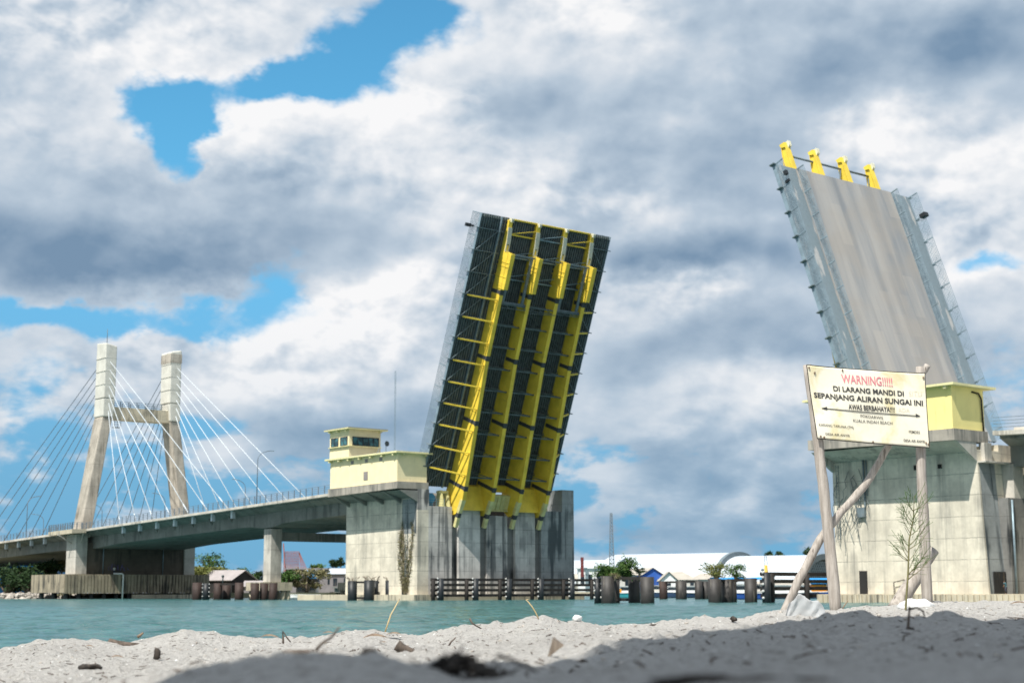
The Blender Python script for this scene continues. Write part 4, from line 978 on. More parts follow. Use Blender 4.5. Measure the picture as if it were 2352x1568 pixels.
def pile_group(name, pts, label, mat, top, beams=(), Y=None, plume=False, fend=(), group=None):
    """pts: (x in the photograph, distance, radius, top height, material)"""
    c = at(pts[0][0], 1375, pts[0][1]); r = empty(name, (c.x, c.y, 0), 0, label, 'mooring dolphin', group); o = (c.x, c.y, 0); P = []
    for (x, d, rad, tp, mt) in pts:
        q = at(x, 1375, d); P.append((q.x, q.y, tp))
        m = MB().tube([(q.x, q.y, -1.2), (q.x, q.y, tp)], rad, 20); ob = m.build('steel_pile', mt, r, o)
    for i, j, z in beams:
        a, b = P[i], P[j]; MB().bar((a[0], a[1], z), (b[0], b[1], z), .3, .28).build('beam', M['timber'], r, o)
    for (x, d, rad, tp) in fend:
        q = at(x, 1375, d); f = MB().tube([(q.x, q.y, -.5), (q.x, q.y, tp)], rad, 14).build('fender_pipe', M['fender'], r, o)
        m = MB()
        for z in (.6, 1.3, 2.0, 2.6):
            m.blob((q.x-rad*.9, q.y-rad*.5, z), .12, 1, 2, .05); m.blob((q.x+rad*.9, q.y-rad*.5, z), .12, 1, 2, .05)
        m.build('bolts', M['bolt'], f, o)
    if plume:
        m = MB(); rr = random.Random(3)
        for (x, y, z) in P:
            for k in range(14):
                a = rr.uniform(0, 6.28); m.tube([(x+.5*math.cos(a), y+.5*math.sin(a), z-.1), (x+.7*math.cos(a), y+.7*math.sin(a), z+.3), (x+1.1*math.cos(a), y+1.1*math.sin(a), z+rr.uniform(.35, .7))], .03, 4)
        m.build('frayed_strands', M['dryleaf'], r, o)
    return r
PL, PR = M['pile'], M['pile_rust']
pile_group('mooring_dolphin', [(1397, 158, .70, 2.72, PL), (1487, 157, .70, 2.62, PL), (1457, 163, .62, 2.6, PL), (1412, 166, .55, 2.6, PL)], 'nearest cluster of thick steel piles, bush growing on top, right of the left fender wall', PL, 2.7, [(0, 1, 2.5), (3, 2, .35), (0, 3, 2.4)], fend=[(1373, 160, .36, 2.5)])
pile_group('mooring_dolphin', [(1524, 245, .64, 2.75, PR), (1565, 242, .86, 2.8, PL), (1605, 242, .6, 2.8, PL), (1621, 243, .6, 2.7, PL)], 'low cluster of dark piles joined by a top beam before the white speedboats', PR, 2.8, [(0, 1, 2.62), (1, 2, 2.7), (2, 3, 2.6)])
pile_group('mooring_dolphin', [(1642, 166, .70, 2.5, PL), (1671, 168, .68, 2.45, PL), (1680, 172, .6, 2.4, PL), (1725, 168, .68, 2.55, PL)], 'cluster of thick piles with pale streaks under a leafy sapling, left of the blue tarpaulin', PL, 2.5, [(1, 3, 2.35), (0, 1, 2.3)])
pile_group('mooring_dolphin', [(452, 268, .80, 2.9, PR), (500, 270, .75, 2.8, PR), (520, 272, .75, 2.8, PR), (549, 266, .74, 2.85, PR)], 'cluster of rusty piles with a black fender pipe, right of the tower base', PR, 2.9, [(1, 3, 2.6)], fend=[(473, 266, .62, 2.75)])
pile_group('mooring_dolphin', [(585, 257, .70, 2.7, PR), (606, 258, .70, 2.7, PR), (627, 257, .70, 2.75, PR)], 'row of three rusty piles in front of the tall viaduct column', PR, 2.8)
pile_group('mooring_dolphin', [(809, 232, .70, 2.85, M['fender']), (848, 232, .8, 2.95, M['fender']), (862, 234, .74, 2.9, M['fender']), (896, 232, .72, 2.9, M['fender'])], 'black piles with frayed spiky tops in front of the sunlit left pier wall', PL, 2.9, [(0, 1, 2.65), (2, 3, 2.65), (0, 1, .35), (2, 3, .4)], plume=True)
# ================================================================== TREES AND PLANTS
def leaves(mb, c, rad, n, size, rr, clumps=9, flat=.8):
    cl = []
    for _ in range(clumps):
        a = rr.uniform(0, 6.283); q = rr.uniform(.15, .85); h = rr.uniform(-.7, .75)
        cl.append((c[0]+rad[0]*q*math.cos(a)*math.sqrt(1-h*h), c[1]+rad[1]*q*math.sin(a)*math.sqrt(1-h*h), c[2]+rad[2]*h, rr.uniform(.25, .5)))
    V = []; F = []
    for _ in range(n):
        cx, cy, cz, cr = rr.choice(cl)
        x = cx+rr.gauss(0, rad[0]*cr*.5); y = cy+rr.gauss(0, rad[1]*cr*.5); z = cz+rr.gauss(0, rad[2]*cr*.5)
        s = size*rr.uniform(.5, 1.3); d1 = Vector((rr.gauss(0, 1), rr.gauss(0, 1), rr.gauss(0, .7))).normalized()*s; d2 = Vector((rr.gauss(0, 1), rr.gauss(0, 1), rr.gauss(0, .7))).normalized()*s*.55
        p = Vector((x, y, z)); b = len(V); V += [p-d1, p-d2*.7, p+d1, p+d2*.7]; F.append((b, b+1, b+2, b+3))
    mb.add(V, F); return cl
def tree(x, ytop, ybot, Y, wpx, label, mat, name='leafy_tree', n=1400, zb=None, seed=1, group=None, leaf=.5, flat=False):
    rr = random.Random(seed); top = at(x, ytop, Y); bot = at(x, ybot, Y); zb = zb if zb is not None else 1.1
    wr = wpx/2/FPX*Y; r = empty(name, (top.x, top.y, zb), 0, label, 'tree', group); o = (top.x, top.y, zb)
    ch = (top.z-bot.z); m = MB(); cl = leaves(m, (top.x, top.y, bot.z+ch*.55), (wr, wr, ch*.5), n, leaf, rr, 14)
    m.build('crown', mat, r, o)
    t = MB(); t.tube([(top.x, top.y, zb-.3), (top.x+.1, top.y, bot.z+ch*.3), (top.x, top.y, bot.z+ch*.7)], [wr*.09+.06, wr*.06+.05, .03], 7)
    for c in cl[:7]: t.tube([(top.x, top.y, bot.z), ((top.x+c[0])/2, (top.y+c[1])/2, (bot.z+c[2])/2+.2), c[:3]], [wr*.05+.03, wr*.03+.02, .02], 5)
    t.build('trunk', M['bark'], r, o)
    return r
G = 'trees along the far bank'
# left bank
tree(20, 1300, 1366, 345, 150, 'dark bushy tree under the viaduct at the left edge', M['leaf_dark'], seed=1, n=2600, group=G)
tree(65, 1310, 1366, 340, 90, 'dark round tree left of the pale tower base block', M['leaf_dark'], seed=2, n=1800, group=G)
tree(120, 1288, 1325, 350, 70, 'dark tree seen between the viaduct and the tower base block', M['leaf_dark'], seed=3, n=1800, group=G)
tree(143, 1272, 1322, 380, 34, 'pale olive tree touching the lit tower column on its left', M['leaf_dry'], seed=4, n=1000, group=G)
tree(480, 1272, 1310, 420, 90, 'feathery tree with thin spreading branches rising over the pink roof', M['leaf_green'], seed=5, n=800, leaf=.45, group=G)
tree(440, 1300, 1326, 400, 100, 'low rounded green tree behind the pink roof beside the tower wall', M['leaf_yellow'], seed=6, n=2000, group=G)
tree(500, 1302, 1326, 405, 90, 'low rounded green tree behind the right end of the pink roof', M['leaf_yellow'], seed=7, n=1900, group=G)
tree(550, 1306, 1345, 430, 70, 'small green tree behind the piles left of the viaduct column', M['leaf_green'], seed=8, n=1300, group=G)
tree(585, 1312, 1348, 440, 60, 'dark green tree touching the viaduct column on its left', M['leaf_dark'], seed=9, n=1300, group=G)
tree(660, 1310, 1352, 372, 60, 'spiky green tree just right of the viaduct column', M['leaf_green'], seed=10, n=1300, group=G)
tree(705, 1308, 1352, 375, 90, 'arching olive tree drooping in front of the grey building', M['leaf_dry'], seed=11, n=1800, group=G)
tree(765, 1283, 1303, 470, 22, 'small dark tree left of the pier above the white roof', M['leaf_dark'], seed=12, n=500, group=G)
tree(782, 1281, 1303, 470, 22, 'small dark tree touching the pier above the white roof', M['leaf_dark'], seed=13, n=500, group=G)
tree(730, 1296, 1306, 480, 40, 'low treetop showing over the grey building roof', M['leaf_green'], seed=14, n=500, group=G)
# right background, beyond the halls
for k, (x, lb) in enumerate(((1765, 'small dark treetop over the white hall roof, nearest its arched end'), (1790, 'wider dark treetop over the white hall roof'), (1860, 'dark treetop above the hall beside the leaning pole'))):
    tree(x, 1268 if k < 2 else 1258, 1285, 620, 22+6*k, lb, M['leaf_dark'], seed=20+k, n=400, group=G, leaf=.7)
# bushes rooted on the dolphins
def bush(x, yt, yb, Y, w, label, mat, seed, n, lf):
    return tree(x, yt, yb, Y, w, label, mat, 'leafy_bush', n, zb=2.5, seed=seed, leaf=lf, group='bushes growing on the mooring dolphins')
bush(1388, 1299, 1334, 160, 62, 'green bush on the nearest pile cluster, left of the taller bush', M['leaf_green'], 31, 3200, .15)
bush(1432, 1284, 1334, 161, 72, 'tallest dark green bush on the nearest pile cluster', M['leaf_green'], 32, 4200, .15)
bush(1467, 1301, 1318, 160, 30, 'small sprig of leaves at the right of the nearest pile cluster', M['leaf_dark'], 33, 450, .12)
bush(1645, 1295, 1335, 168, 80, 'sparse pale green sapling on the cluster left of the blue tarpaulin', M['leaf_yellow'], 34, 1500, .13)
bush(1690, 1292, 1335, 172, 58, 'dark green leafy sapling on the cluster left of the blue tarpaulin', M['leaf_green'], 35, 1500, .13)
bush(1412, 1316, 1328, 157, 30, 'low dry grass tuft on top of the nearest thick pile', M['leaf_dry'], 36, 500, .08)
# palm frond beside the dolphins
t = empty('palm_frond', at(1625, 1330, 175), 0, 'long green palm frond sticking up left of the dolphin saplings', 'plant')
m = MB(); P0 = at(1650, 1325, 175)
for (x, y) in ((1608, 1296), (1604, 1306), (1618, 1291)):
    p1 = at(x, y, 175); mid = P0.lerp(p1, .6)+Vector((0, 0, .4)); m.tube([P0, mid, p1], .04, 4)
    for k in range(12): q = P0.lerp(p1, .3+.06*k); m.quad(q, q+Vector((-.06, 0, .12)), q+Vector((-.16, 0, .04)), q+Vector((-.04, 0, -.03)))
m.build('frond', M['leaf_yellow'], t, t.location)
# vines on the piers
def vine(name, v, u, z0, z1, label, seed, spread, leafmat=M['leaf_dry'], n=2600):
    rr = random.Random(seed); r, o = bthing(name, v, u, z0, label, 'climbing plant'); m = MB(); tips = []
    for k in range(11):
        uu = u+rr.uniform(-spread, spread)*.35; pts = [(v-.06, uu, z0)]; z = z0
        while z < z1-rr.uniform(0, (z1-z0)*.45):
            z += rr.uniform(.4, .9); uu = max(u-spread, min(u+spread, uu+rr.uniform(-.45, .45))); pts.append((v-rr.uniform(.04, .18), uu, z)); tips.append(pts[-1])
        m.tube(pts, [.05]*(len(pts)-1)+[.015], 5)
    m.build('stems', M['bark'], r, o)
    l = MB()
    for _ in range(n):
        t_ = rr.choice(tips); p = Vector(t_)+Vector((rr.uniform(-.15, .05), rr.gauss(0, .22), rr.gauss(0, .25))); s = rr.uniform(.05, .13)
        a = Vector((rr.uniform(-1, 1), rr.uniform(-1, 1), rr.uniform(-1, 1))).normalized()*s; b = Vector((rr.uniform(-1, 1), rr.uniform(-1, 1), rr.uniform(-1, 1))).normalized()*s*.6
        l.quad(p-a, p-b, p+a, p+b)
    l.build('foliage', leafmat, r, o)
vine('wall_vine', 3.65, 97.3, 1.0, 12.5, 'dry brown vine climbing the left pier beside its ladder', 5, 1.7, n=3400)
def hanging():
    r, o = bthing('hanging_cables', 3.6, 15.5, 7, 'tangle of dark cables hanging on the pier wall left of the leaning pole', 'cables'); m = MB(); rr = random.Random(8)
    for k in range(22):
        u = rr.uniform(13.6, 17.6); z = rr.uniform(9.5, 14.0); pts = [(3.5, u, z)]
        for j in range(5): u += rr.uniform(-.5, .5); z -= rr.uniform(.3, 1.1); pts.append((3.5-rr.uniform(0, .3), min(17.9, max(13.2, u)), max(z, 4.2)))
        m.tube(pts, .035, 4)
    m.build('cable_tangle', M['steel_dark'], r, o)
hanging()
# ================================================================== FAR BUILDINGS
def wall_box(mb, c, w, d, h, rz=0):
    """box standing at c (x, y, z) centre of its front foot line"""
    x, y, z = c; ca, sa = math.cos(rz), math.sin(rz)
    P = []
    for zz in (z, z+h):
        for a, b in ((-w/2, 0), (w/2, 0), (w/2, d), (-w/2, d)): P.append((x+a*ca-b*sa, y+a*sa+b*ca, zz))
    mb.hexa(P)
def loc_pts(c, rz, pts):
    ca, sa = math.cos(rz), math.sin(rz); return [(c[0]+a*ca-b*sa, c[1]+a*sa+b*ca, c[2]+z) for a, b, z in pts]
def house(x0, x1, yeave, yridge, Y, label, wall, roof, gable='side', depth=9, rz=0.0, name='house', nwin=2, zb=1.15, over=.5):
    a, b = at(x0, 1360, Y), at(x1, 1360, Y); w = (b-a).length; c = ((a.x+b.x)/2, Y, zb)
    he = at((x0+x1)/2, yeave, Y).z-zb; hr = at((x0+x1)/2, yridge, Y+depth/2).z-zb
    r = empty(name, c, 0, label, 'building'); 
    m = MB(); m.hexa(loc_pts(c, rz, [(-w/2, 0, 0), (w/2, 0, 0), (w/2, depth, 0), (-w/2, depth, 0), (-w/2, 0, he), (w/2, 0, he), (w/2, depth, he), (-w/2, depth, he)]))
    if gable == 'front':
        m.add(loc_pts(c, rz, [(-w/2, .02, he), (w/2, .02, he), (0, .02, hr-.1), (-w/2, depth, he), (w/2, depth, he), (0, depth, hr-.1)]), [(0, 1, 2), (3, 5, 4)])
    if gable == 'side': m.add(loc_pts(c, rz, [(w/2-.02, 0, he), (w/2-.02, depth, he), (w/2-.02, depth/2, hr-.1), (-w/2+.02, 0, he), (-w/2+.02, depth, he), (-w/2+.02, depth/2, hr-.1)]), [(0, 1, 2), (3, 5, 4)])
    m.build('wall', wall, r, c)
    m = MB(); e = over; t = .15
    if gable == 'front':
        for s in (-1, 1): m.hexa(loc_pts(c, rz, [(s*(w/2+e), -e, he-.25), (0, -e, hr), (0, depth+e, hr), (s*(w/2+e), depth+e, he-.25), (s*(w/2+e), -e, he-.25+t), (0, -e, hr+t), (0, depth+e, hr+t), (s*(w/2+e), depth+e, he-.25+t)]))
    elif gable == 'side':
        for s, y0 in ((1, -e), (-1, depth+e)): m.hexa(loc_pts(c, rz, [(-w/2-e, y0, he-.2), (w/2+e, y0, he-.2), (w/2+e, depth/2, hr), (-w/2-e, depth/2, hr), (-w/2-e, y0, he-.2+t), (w/2+e, y0, he-.2+t), (w/2+e, depth/2, hr+t), (-w/2-e, depth/2, hr+t)]))
    elif gable == 'hip':
        q = min(w*.3, depth*.5); B = [(-w/2-e, -e, he-.1), (w/2+e, -e, he-.1), (w/2+e, depth+e, he-.1), (-w/2-e, depth+e, he-.1), (-w/2+q, depth/2, hr), (w/2-q, depth/2, hr)]
        m.add(loc_pts(c, rz, B), [(0, 1, 5, 4), (1, 2, 5), (2, 3, 4, 5), (3, 0, 4), (3, 2, 1, 0)])
    else: m.hexa(loc_pts(c, rz, [(-w/2-e, -e, he), (w/2+e, -e, he), (w/2+e, depth+e, he), (-w/2-e, depth+e, he), (-w/2-e, -e, he+.35), (w/2+e, -e, he+.35), (w/2+e, depth+e, he+.35), (-w/2-e, depth+e, he+.35)]))
    m.build('roof', roof, r, c)
    for k in range(nwin):
        xx = -w/2+w*(k+.5)/nwin; m = MB(); m.hexa(loc_pts(c, rz, [(xx-.5, -.06, he*.35), (xx+.5, -.06, he*.35), (xx+.5, .05, he*.35), (xx-.5, .05, he*.35), (xx-.5, -.06, he*.75), (xx+.5, -.06, he*.75), (xx+.5, .05, he*.75), (xx-.5, .05, he*.75)])); m.build('window', M['glass_dark'], r, c)
    return r
# left bank buildings
house(440, 545, 1331, 1310, 395, 'low house with a wide faded pink roof right of the tower wall', M['shadow_in'], M['pink_roof'], 'side', 9, R_(-32), nwin=0)
house(560, 600, 1345, 1334, 390, 'small shed with a pale lean roof behind the rusty piles', M['grey_wall'], M['pink_roof'], 'side', 7, nwin=1)
house(655, 800, 1307, 1300, 420, 'grey flat-roofed building with a bright blue panel left of the pier', M['grey_wall'], M['grey_wall'], 'flat', 14, nwin=5)
t = empty('blue_panel', at(717, 1325, 419.5), 0, 'bright blue panel with pale border on the grey building wall', 'panel'); m = MB()
a, b = at(704, 1328, 419.6), at(728, 1309, 419.6); m.box(a.x, b.x, 419.2, 419.6, a.z, b.z); m.build('panel_face', M['blue_roof'], t, t.location)
m = MB(); m.box(a.x-.25, a.x, 419.15, 419.6, a.z, b.z+.2); m.box(b.x, b.x+.25, 419.15, 419.6, a.z, b.z+.2); m.box(a.x, b.x, 419.15, 419.6, b.z, b.z+.2); m.build('panel_border', M['white_paint'], t, t.location)
house(757, 806, 1316, 1306, 400, 'white-roofed shelter against the pier, in front of the grey building', M['grey_wall'], M['white_roof'], 'side', 8, nwin=2)
house(680, 725, 1345, 1337, 376, 'small waterside hut with a pale wall under the arching olive tree', M['cream_wall'], M['pink_roof'], 'side', 6, nwin=3)
house(768, 800, 1350, 1335, 372, 'dark weathered shed with a spiky roof line touching the pier', M['conc_girder'], M['conc_girder'], 'flat', 6, nwin=0)
house(-60, 110, 1325, 1305, 380, 'large shed with a bright blue roof seen under the viaduct at the left edge', M['blue_roof'], M['blue_roof'], 'side', 30, nwin=0)
house(-60, 100, 1298, 1288, 420, 'taller shed with a bright blue roof behind the viaduct pier', M['blue_roof'], M['blue_roof'], 'side', 30, nwin=0)
# lattice tower
def lattice(name, x, yt, yb, Y, w0, w1, label, mat, cat='mast', nz=10, th=.12, zb=1.1, mast=None):
    c = at(x, yb, Y); top = at(x, yt, Y); zb = min(zb, c.z); r = empty(name, (c.x, c.y, zb), 0, label, cat); m = MB(); H = top.z-zb
    for k in range(nz):
        q0, q1 = k/nz, (k+1)/nz; a = w0+(w1-w0)*q0; b = w0+(w1-w0)*q1; z0, z1 = zb+H*q0, zb+H*q1
        cs = [(-1, -1), (1, -1), (1, 1), (-1, 1)]
        for i in range(4):
            s, t2 = cs[i], cs[(i+1) % 4]
            m.bar((c.x+s[0]*a/2, c.y+s[1]*a/2, z0), (c.x+s[0]*b/2, c.y+s[1]*b/2, z1), th)
            m.bar((c.x+s[0]*a/2, c.y+s[1]*a/2, z0), (c.x+t2[0]*b/2, c.y+t2[1]*b/2, z1), th*.7)
            m.bar((c.x+s[0]*b/2, c.y+s[1]*b/2, z1), (c.x+t2[0]*b/2, c.y+t2[1]*b/2, z1), th*.7)
    m.build('lattice', mat, r, r.location); return r
lattice('radio_mast', 1405, 1178, 1285, 560, 2.2, .7, 'tall grey radio mast rising behind the white halls', M['rail_dark'], nz=22, th=.22)
lattice('radio_mast', 906, 852, 1100, 380, .4, .3, 'very thin guyed radio mast above the yellow control house', M['galv'], nz=60, th=.05, zb=1.2)
# red scaffold frame with slanting side
t = empty('red_scaffold', at(665, 1300, 500), 0, 'dark red lattice scaffold with one slanting side, right of the viaduct column', 'scaffold'); m = MB()
c0 = at(648, 1302, 500); zt = at(650, 1266, 500).z; zb = c0.z-2
X0 = c0.x+.5
for k in range(15):
    x = X0+.34*k; m.bar((x, 500, zb), (x, 500, zt), .14)
for k in range(15): z = zb+(zt-zb)*k/14; m.bar((X0, 500, z), (X0+5+(zt-z)*.45, 500, z), .14)
for k in range(5): m.bar((X0+4.8, 500, zt), (X0+5+(zt-zb)*.45-k*.6, 500, zb), .13)
m.bar((X0+.6, 499.7, zb), (X0-.2, 499.7, at(640, 1247, 500).z), .35)
m.build('lattice', M['redlattice'], t, t.location)
# white barrel-roofed halls
def hall(cx, cy, ang, L, span, rise, wallh, label, zb=1.15):
    r = empty('barrel_hall', (cx, cy, zb), 0, label, 'building'); d = Vector((math.cos(ang), math.sin(ang), 0)); n = Vector((-math.sin(ang), math.cos(ang), 0)); K = 24
    def arc(t, q, ov=0): a = math.pi*t/K; return Vector((cx, cy, zb))+d*q+n*(-math.cos(a)*(span/2+ov))+Vector((0, 0, wallh+math.sin(a)**.85*(rise+ov)))
    m = MB(); P = [arc(t, -L, 0) for t in range(K+1)]+[arc(t, 0, 0) for t in range(K+1)]; P2 = [arc(t, -L, .4) for t in range(K+1)]+[arc(t, 0, .4) for t in range(K+1)]
    nn = K+1
    m.add(P2+P, [(i, i+1, nn+i+1, nn+i) for i in range(K)]+[(2*nn+i, 3*nn+i, 3*nn+i+1, 2*nn+i+1) for i in range(K)]+[(nn+i, nn+i+1, 3*nn+i+1, 3*nn+i) for i in range(K)]+[(i, 2*nn+i, 2*nn+i+1, i+1) for i in range(K)])
    m.build('roof', M['white_roof'], r, r.location, smooth=False)
    m = MB()
    for t in range(K):
        a, b = arc(t, .05, .75), arc(t+1, .05, .75); a2, b2 = arc(t, .05, -1.3), arc(t+1, .05, -1.3); m.add([a, b, b2, a2, a-d*1.2, b-d*1.2, b2-d*1.2, a2-d*1.2], [(0, 1, 2, 3), (4, 7, 6, 5), (0, 4, 5, 1), (3, 2, 6, 7)])
    m.build('arch_rim', M['steel_frame'], r, r.location)
    m = MB(); c = [arc(t, -2.0, -.05) for t in range(K+1)]; m.add(c+[Vector((q.x, q.y, zb)) for q in (c[0], c[-1])], [tuple(range(K+1))+(K+2, K+1)]); m.build('gable_wall', M['steel_dark'], r, r.location)
    m = MB()                                               # diamond lattice over the gable
    for k in range(-12, 26):
        for sg in (-1, 1):
            q0 = -span/2+k*2.2*1.0; pts = []
            for j in range(13):
                y = q0+sg*j*1.25+(0 if sg > 0 else 0); z = wallh+j*1.5*.7
                if abs(y) < span/2-1 and z < wallh+rise*math.sqrt(max(0, 1-(y/(span/2))**2))**.9-1.0: pts.append(Vector((cx, cy, zb+z))+d*(-.6)+n*y)
            for a, b in zip(pts[:-1], pts[1:]): m.bar(a, b, .22)
    m.build('lattice', M['galv'], r, r.location)
    m = MB()
    for sg in (-1, 1): a = Vector((cx, cy, zb))+n*(sg*(span/2-.3)); b = a-d*L; m.add([a, b, b+Vector((0, 0, wallh+1)), a+Vector((0, 0, wallh+1))], [(0, 1, 2, 3)])
    m.build('side_wall', M['white_paint'], r, r.location)
e = at(1702, 1360, 560); hd = Vector((math.cos(R_(-30)), math.sin(R_(-30)), 0))
hall(e.x, e.y, R_(-30), 47, 44, 11.3, 2.0, 'largest white barrel-roofed hall, its open arched end rising behind the middle')
f = e+hd*31.5; hall(f.x, f.y, R_(-30), 31.3, 40, 10.1, 2.0, 'white barrel-roofed hall with a blue latticed end beside the right pier')
f = e-hd*47.3; hall(f.x, f.y, R_(-30), 70, 40, 9.4, 2.0, 'lower white barrel-roofed hall behind the red-pillared house')
# harbour-side houses
house(1325, 1332, 1330, 1318, 420, 'small brown shed touching the left pier edge', M['beige_roof'], M['beige_roof'], 'side', 6, nwin=0)
t = house(1329, 1420, 1305, 1300, 415, 'white house with a flat grey canopy and a dark red pillar', M['white_paint'], M['white_paint'], 'flat', 8, nwin=5)
a = at(1337, 1279, 412.5); MB().box(a.x-.4, a.x+.4, 412.2, 413.0, 5.0, a.z).build('pillar', M['red'], t, t.location)
house(1478, 1522, 1318, 1304, 430, 'house with a deep blue gable and pale roof behind the nearest pile cluster', M['blue_wall'], M['beige_roof'], 'front', 12, R_(8), nwin=0)
house(1420, 1500, 1318, 1306, 438, 'long low beige-roofed house left of the blue gable', M['cream_wall'], M['beige_roof'], 'side', 10, nwin=2)
house(1518, 1600, 1330, 1312, 425, 'wide beige hip-roofed house behind the white speedboats', M['cream_wall'], M['beige_roof'], 'hip', 14, nwin=4)
house(1518, 1556, 1332, 1313, 418, 'small white-gabled porch in front of the beige hip-roofed house', M['white_paint'], M['beige_roof'], 'front', 6, nwin=1)
house(1598, 1655, 1329, 1316, 428, 'low beige-roofed house left of the dolphin saplings', M['cream_wall'], M['beige_roof'], 'hip', 12, nwin=3)
house(1860, 1925, 1338, 1328, 400, 'open market stall with a blue canopy left of the right pier', M['shadow_in'], M['blue_tarp'], 'side', 6, nwin=0)
house(1740, 1858, 1341, 1336, 395, 'long low dark quayside shed behind the right fender wall', M['shadow_in'], M['beige_roof'], 'side', 5, nwin=0)
# quay edge
q = MB(); q.prism([(-40, 376), (-30, 429), (40, 444), (150, 437), (150, 440), (40, 447), (-33, 432), (-44, 378)], 2, -.6, 1.3); tag(q.build('quay_wall', M['conc_base']), 'low pale concrete quay wall along the far harbour bank', 'wall')
# yellow navigation post
t = empty('navigation_mast', at(1763, 1345, 200), 0, 'ochre navigation mast with dark fittings above the right fender wall', 'mast'); tz = t.location
b0, b1 = at(1761, 1335, 200), at(1759, 1297, 200); m = MB(); m.tube([(b0.x, 200, -1), b0, b1], [.3, .3, .2], 8); m.build('post', M['mast_yellow'], t, tz)
m = MB(); p2 = at(1758, 1273, 200)
for dx in (-.25, .25): m.bar((b1.x+dx, 200, b1.z), (p2.x+dx*.3, 200, p2.z), .05)
for k in range(6): z = b1.z+(p2.z-b1.z)*k/6; m.bar((b1.x-.22, 200, z), (b1.x+.22, 200, z+.2), .04)
m.blob((b1.x-.45, 200, b1.z-.6), .22, 1, 1, .1); m.build('top_lattice', M['rail_dark'], t, tz)
t = empty('channel_light', at(1778, 1335, 200), 0, 'stubby dark channel light beside the ochre mast', 'light'); a = at(1778, 1320, 200)
MB().tube([(a.x, 200, 0), (a.x, 200, a.z)], .06, 6).build('post', M['steel_dark'], t, t.location); MB().blob((a.x, 200, a.z), (.18, .18, .3), 1, 1, .05).build('lantern', M['steel_dark'], t, t.location)
# ================================================================== BOATS
def boat(x, Y, L, beam, H, rz, label, hullm, topm, cabin=True, canopy=None, extra=None, name='motor_boat'):
    c = at(x, 1370, Y); r = empty(name, (c.x, Y, 0), rz, label, 'boat'); m = MB(); K = 12; P = []; sec = 6
    for i in range(K+1):
        q = i/K; hw = beam/2*(1-max(0, (q-.55)/.45)**2.0)*(.82+.18*min(1, q*3)); sh = H*(1+.45*max(0, q-.4)**1.5)
        for j in range(sec+1):
            a = math.pi*j/sec; P.append((-L/2+L*q+(.3*(1-math.sin(a)) if i == K else 0), -math.cos(a)*max(hw, .03), sh-(sh+.3)*math.sin(a)**.6))
    n = sec+1; F = [(i*n+j, i*n+j+1, (i+1)*n+j+1, (i+1)*n+j) for i in range(K) for j in range(sec)]+[tuple(range(n))]
    m.add(P, F, False); m.build('hull', hullm, r)
    m = MB(); D = []
    for i in range(K+1): D += [P[i*n][:2]+(P[i*n][2]-.12,), P[i*n+sec][:2]+(P[i*n+sec][2]-.12,)]
    m.add(D, [(2*i, 2*i+1, 2*i+3, 2*i+2) for i in range(K)]); 
    for i in range(K):
        for s in (0, sec): m.bar(P[i*n+s], P[(i+1)*n+s], .12, .14)
    m.build('deck', topm, r)
    if cabin:
        m = MB(); m.prism([(-L*.22, H-.1), (L*.22, H-.1), (L*.12, H+1.15), (-L*.18, H+1.2)], 1, -beam*.33, beam*.33); cb = m.build('cabin', topm, r)
        m = MB(); m.prism([(-L*.15, H+.5), (L*.145, H+.5), (L*.105, H+1.0), (-L*.14, H+1.0)], 1, -beam*.345, beam*.345); m.build('window', M['glass_dark'], cb)
        m = MB(); m.box(-L*.2, L*.13, -beam*.37, beam*.37, H+1.2, H+1.28); m.build('cabin_roof', topm, r)
    if canopy:
        m = MB()
        for a in (-.4, .1):
            for s in (-1, 1): MB().bar((L*a, s*beam*.42, H-.1), (L*a, s*beam*.42, H+2.0), .07).build('canopy_post', M['galv'], r)
        m = MB(); K2 = 6
        Q = [(L*(-.48+.66*i/K2), beam*.55*math.cos(math.pi*j/4), H+1.95+.35*math.sin(math.pi*j/4)+.08*math.sin(i*2.1+j)) for i in range(K2+1) for j in range(5)]
        m.add(Q, [(i*5+j, i*5+j+1, (i+1)*5+j+1, (i+1)*5+j) for i in range(K2) for j in range(4)]); m.build('canopy', canopy, r)
    if extra: m = MB(); m.box(-L*.45, -L*.12, -beam*.35, beam*.35, H, H+.75); m.build('cargo', extra, r)
    return r
boat(1438, 300, 9, 2.6, .95, R_(8), 'small turquoise boat with an orange cover, seen between the nearest piles', M['turq'], M['white_paint'], True, extra=M['orange'])
boat(1500, 330, 10, 2.8, 1.2, R_(170), 'turquoise boat with a pale wheelhouse just right of the nearest piles', M['turq'], M['cream_wall'])
boat(1545, 300, 10, 3.0, .95, R_(188), 'white cabin speedboat with a navy hull, left of the middle pile', M['navy'], M['white_paint'])
boat(1588, 298, 10, 3.0, .95, R_(185), 'white cabin speedboat with a navy hull, right of the middle pile', M['navy'], M['white_paint'])
boat(1702, 235, 9, 2.6, .95, R_(190), 'blue wooden boat moored under the blue tarpaulin between the piles', M['blue_wall'], M['white_paint'], True)
boat(1722, 255, 13, 3.6, 1.1, R_(10), 'boat covered by a large bright blue tarpaulin behind the streaked pile', M['navy'], M['cream_wall'], True, canopy=M['blue_tarp'])
boat(1800, 250, 11, 2.6, .9, R_(5), 'long white-trimmed dark boat behind the right fender wall', M['navy'], M['white_paint'], True)
boat(1840, 270, 9, 2.4, .9, R_(0), 'low blue and white boat moored behind the leaning pole', M['blue_wall'], M['white_paint'], True)
boat(1885, 285, 9, 2.6, 1.0, R_(4), 'teal fishing boat with a striped awning left of the right pier', M['turq'], M['orange'], True, canopy=M['blue_tarp'])
boat(1655, 330, 8, 2.4, 1.0, R_(4), 'little white launch half hidden behind the pile cluster', M['white_paint'], M['white_paint'], True)
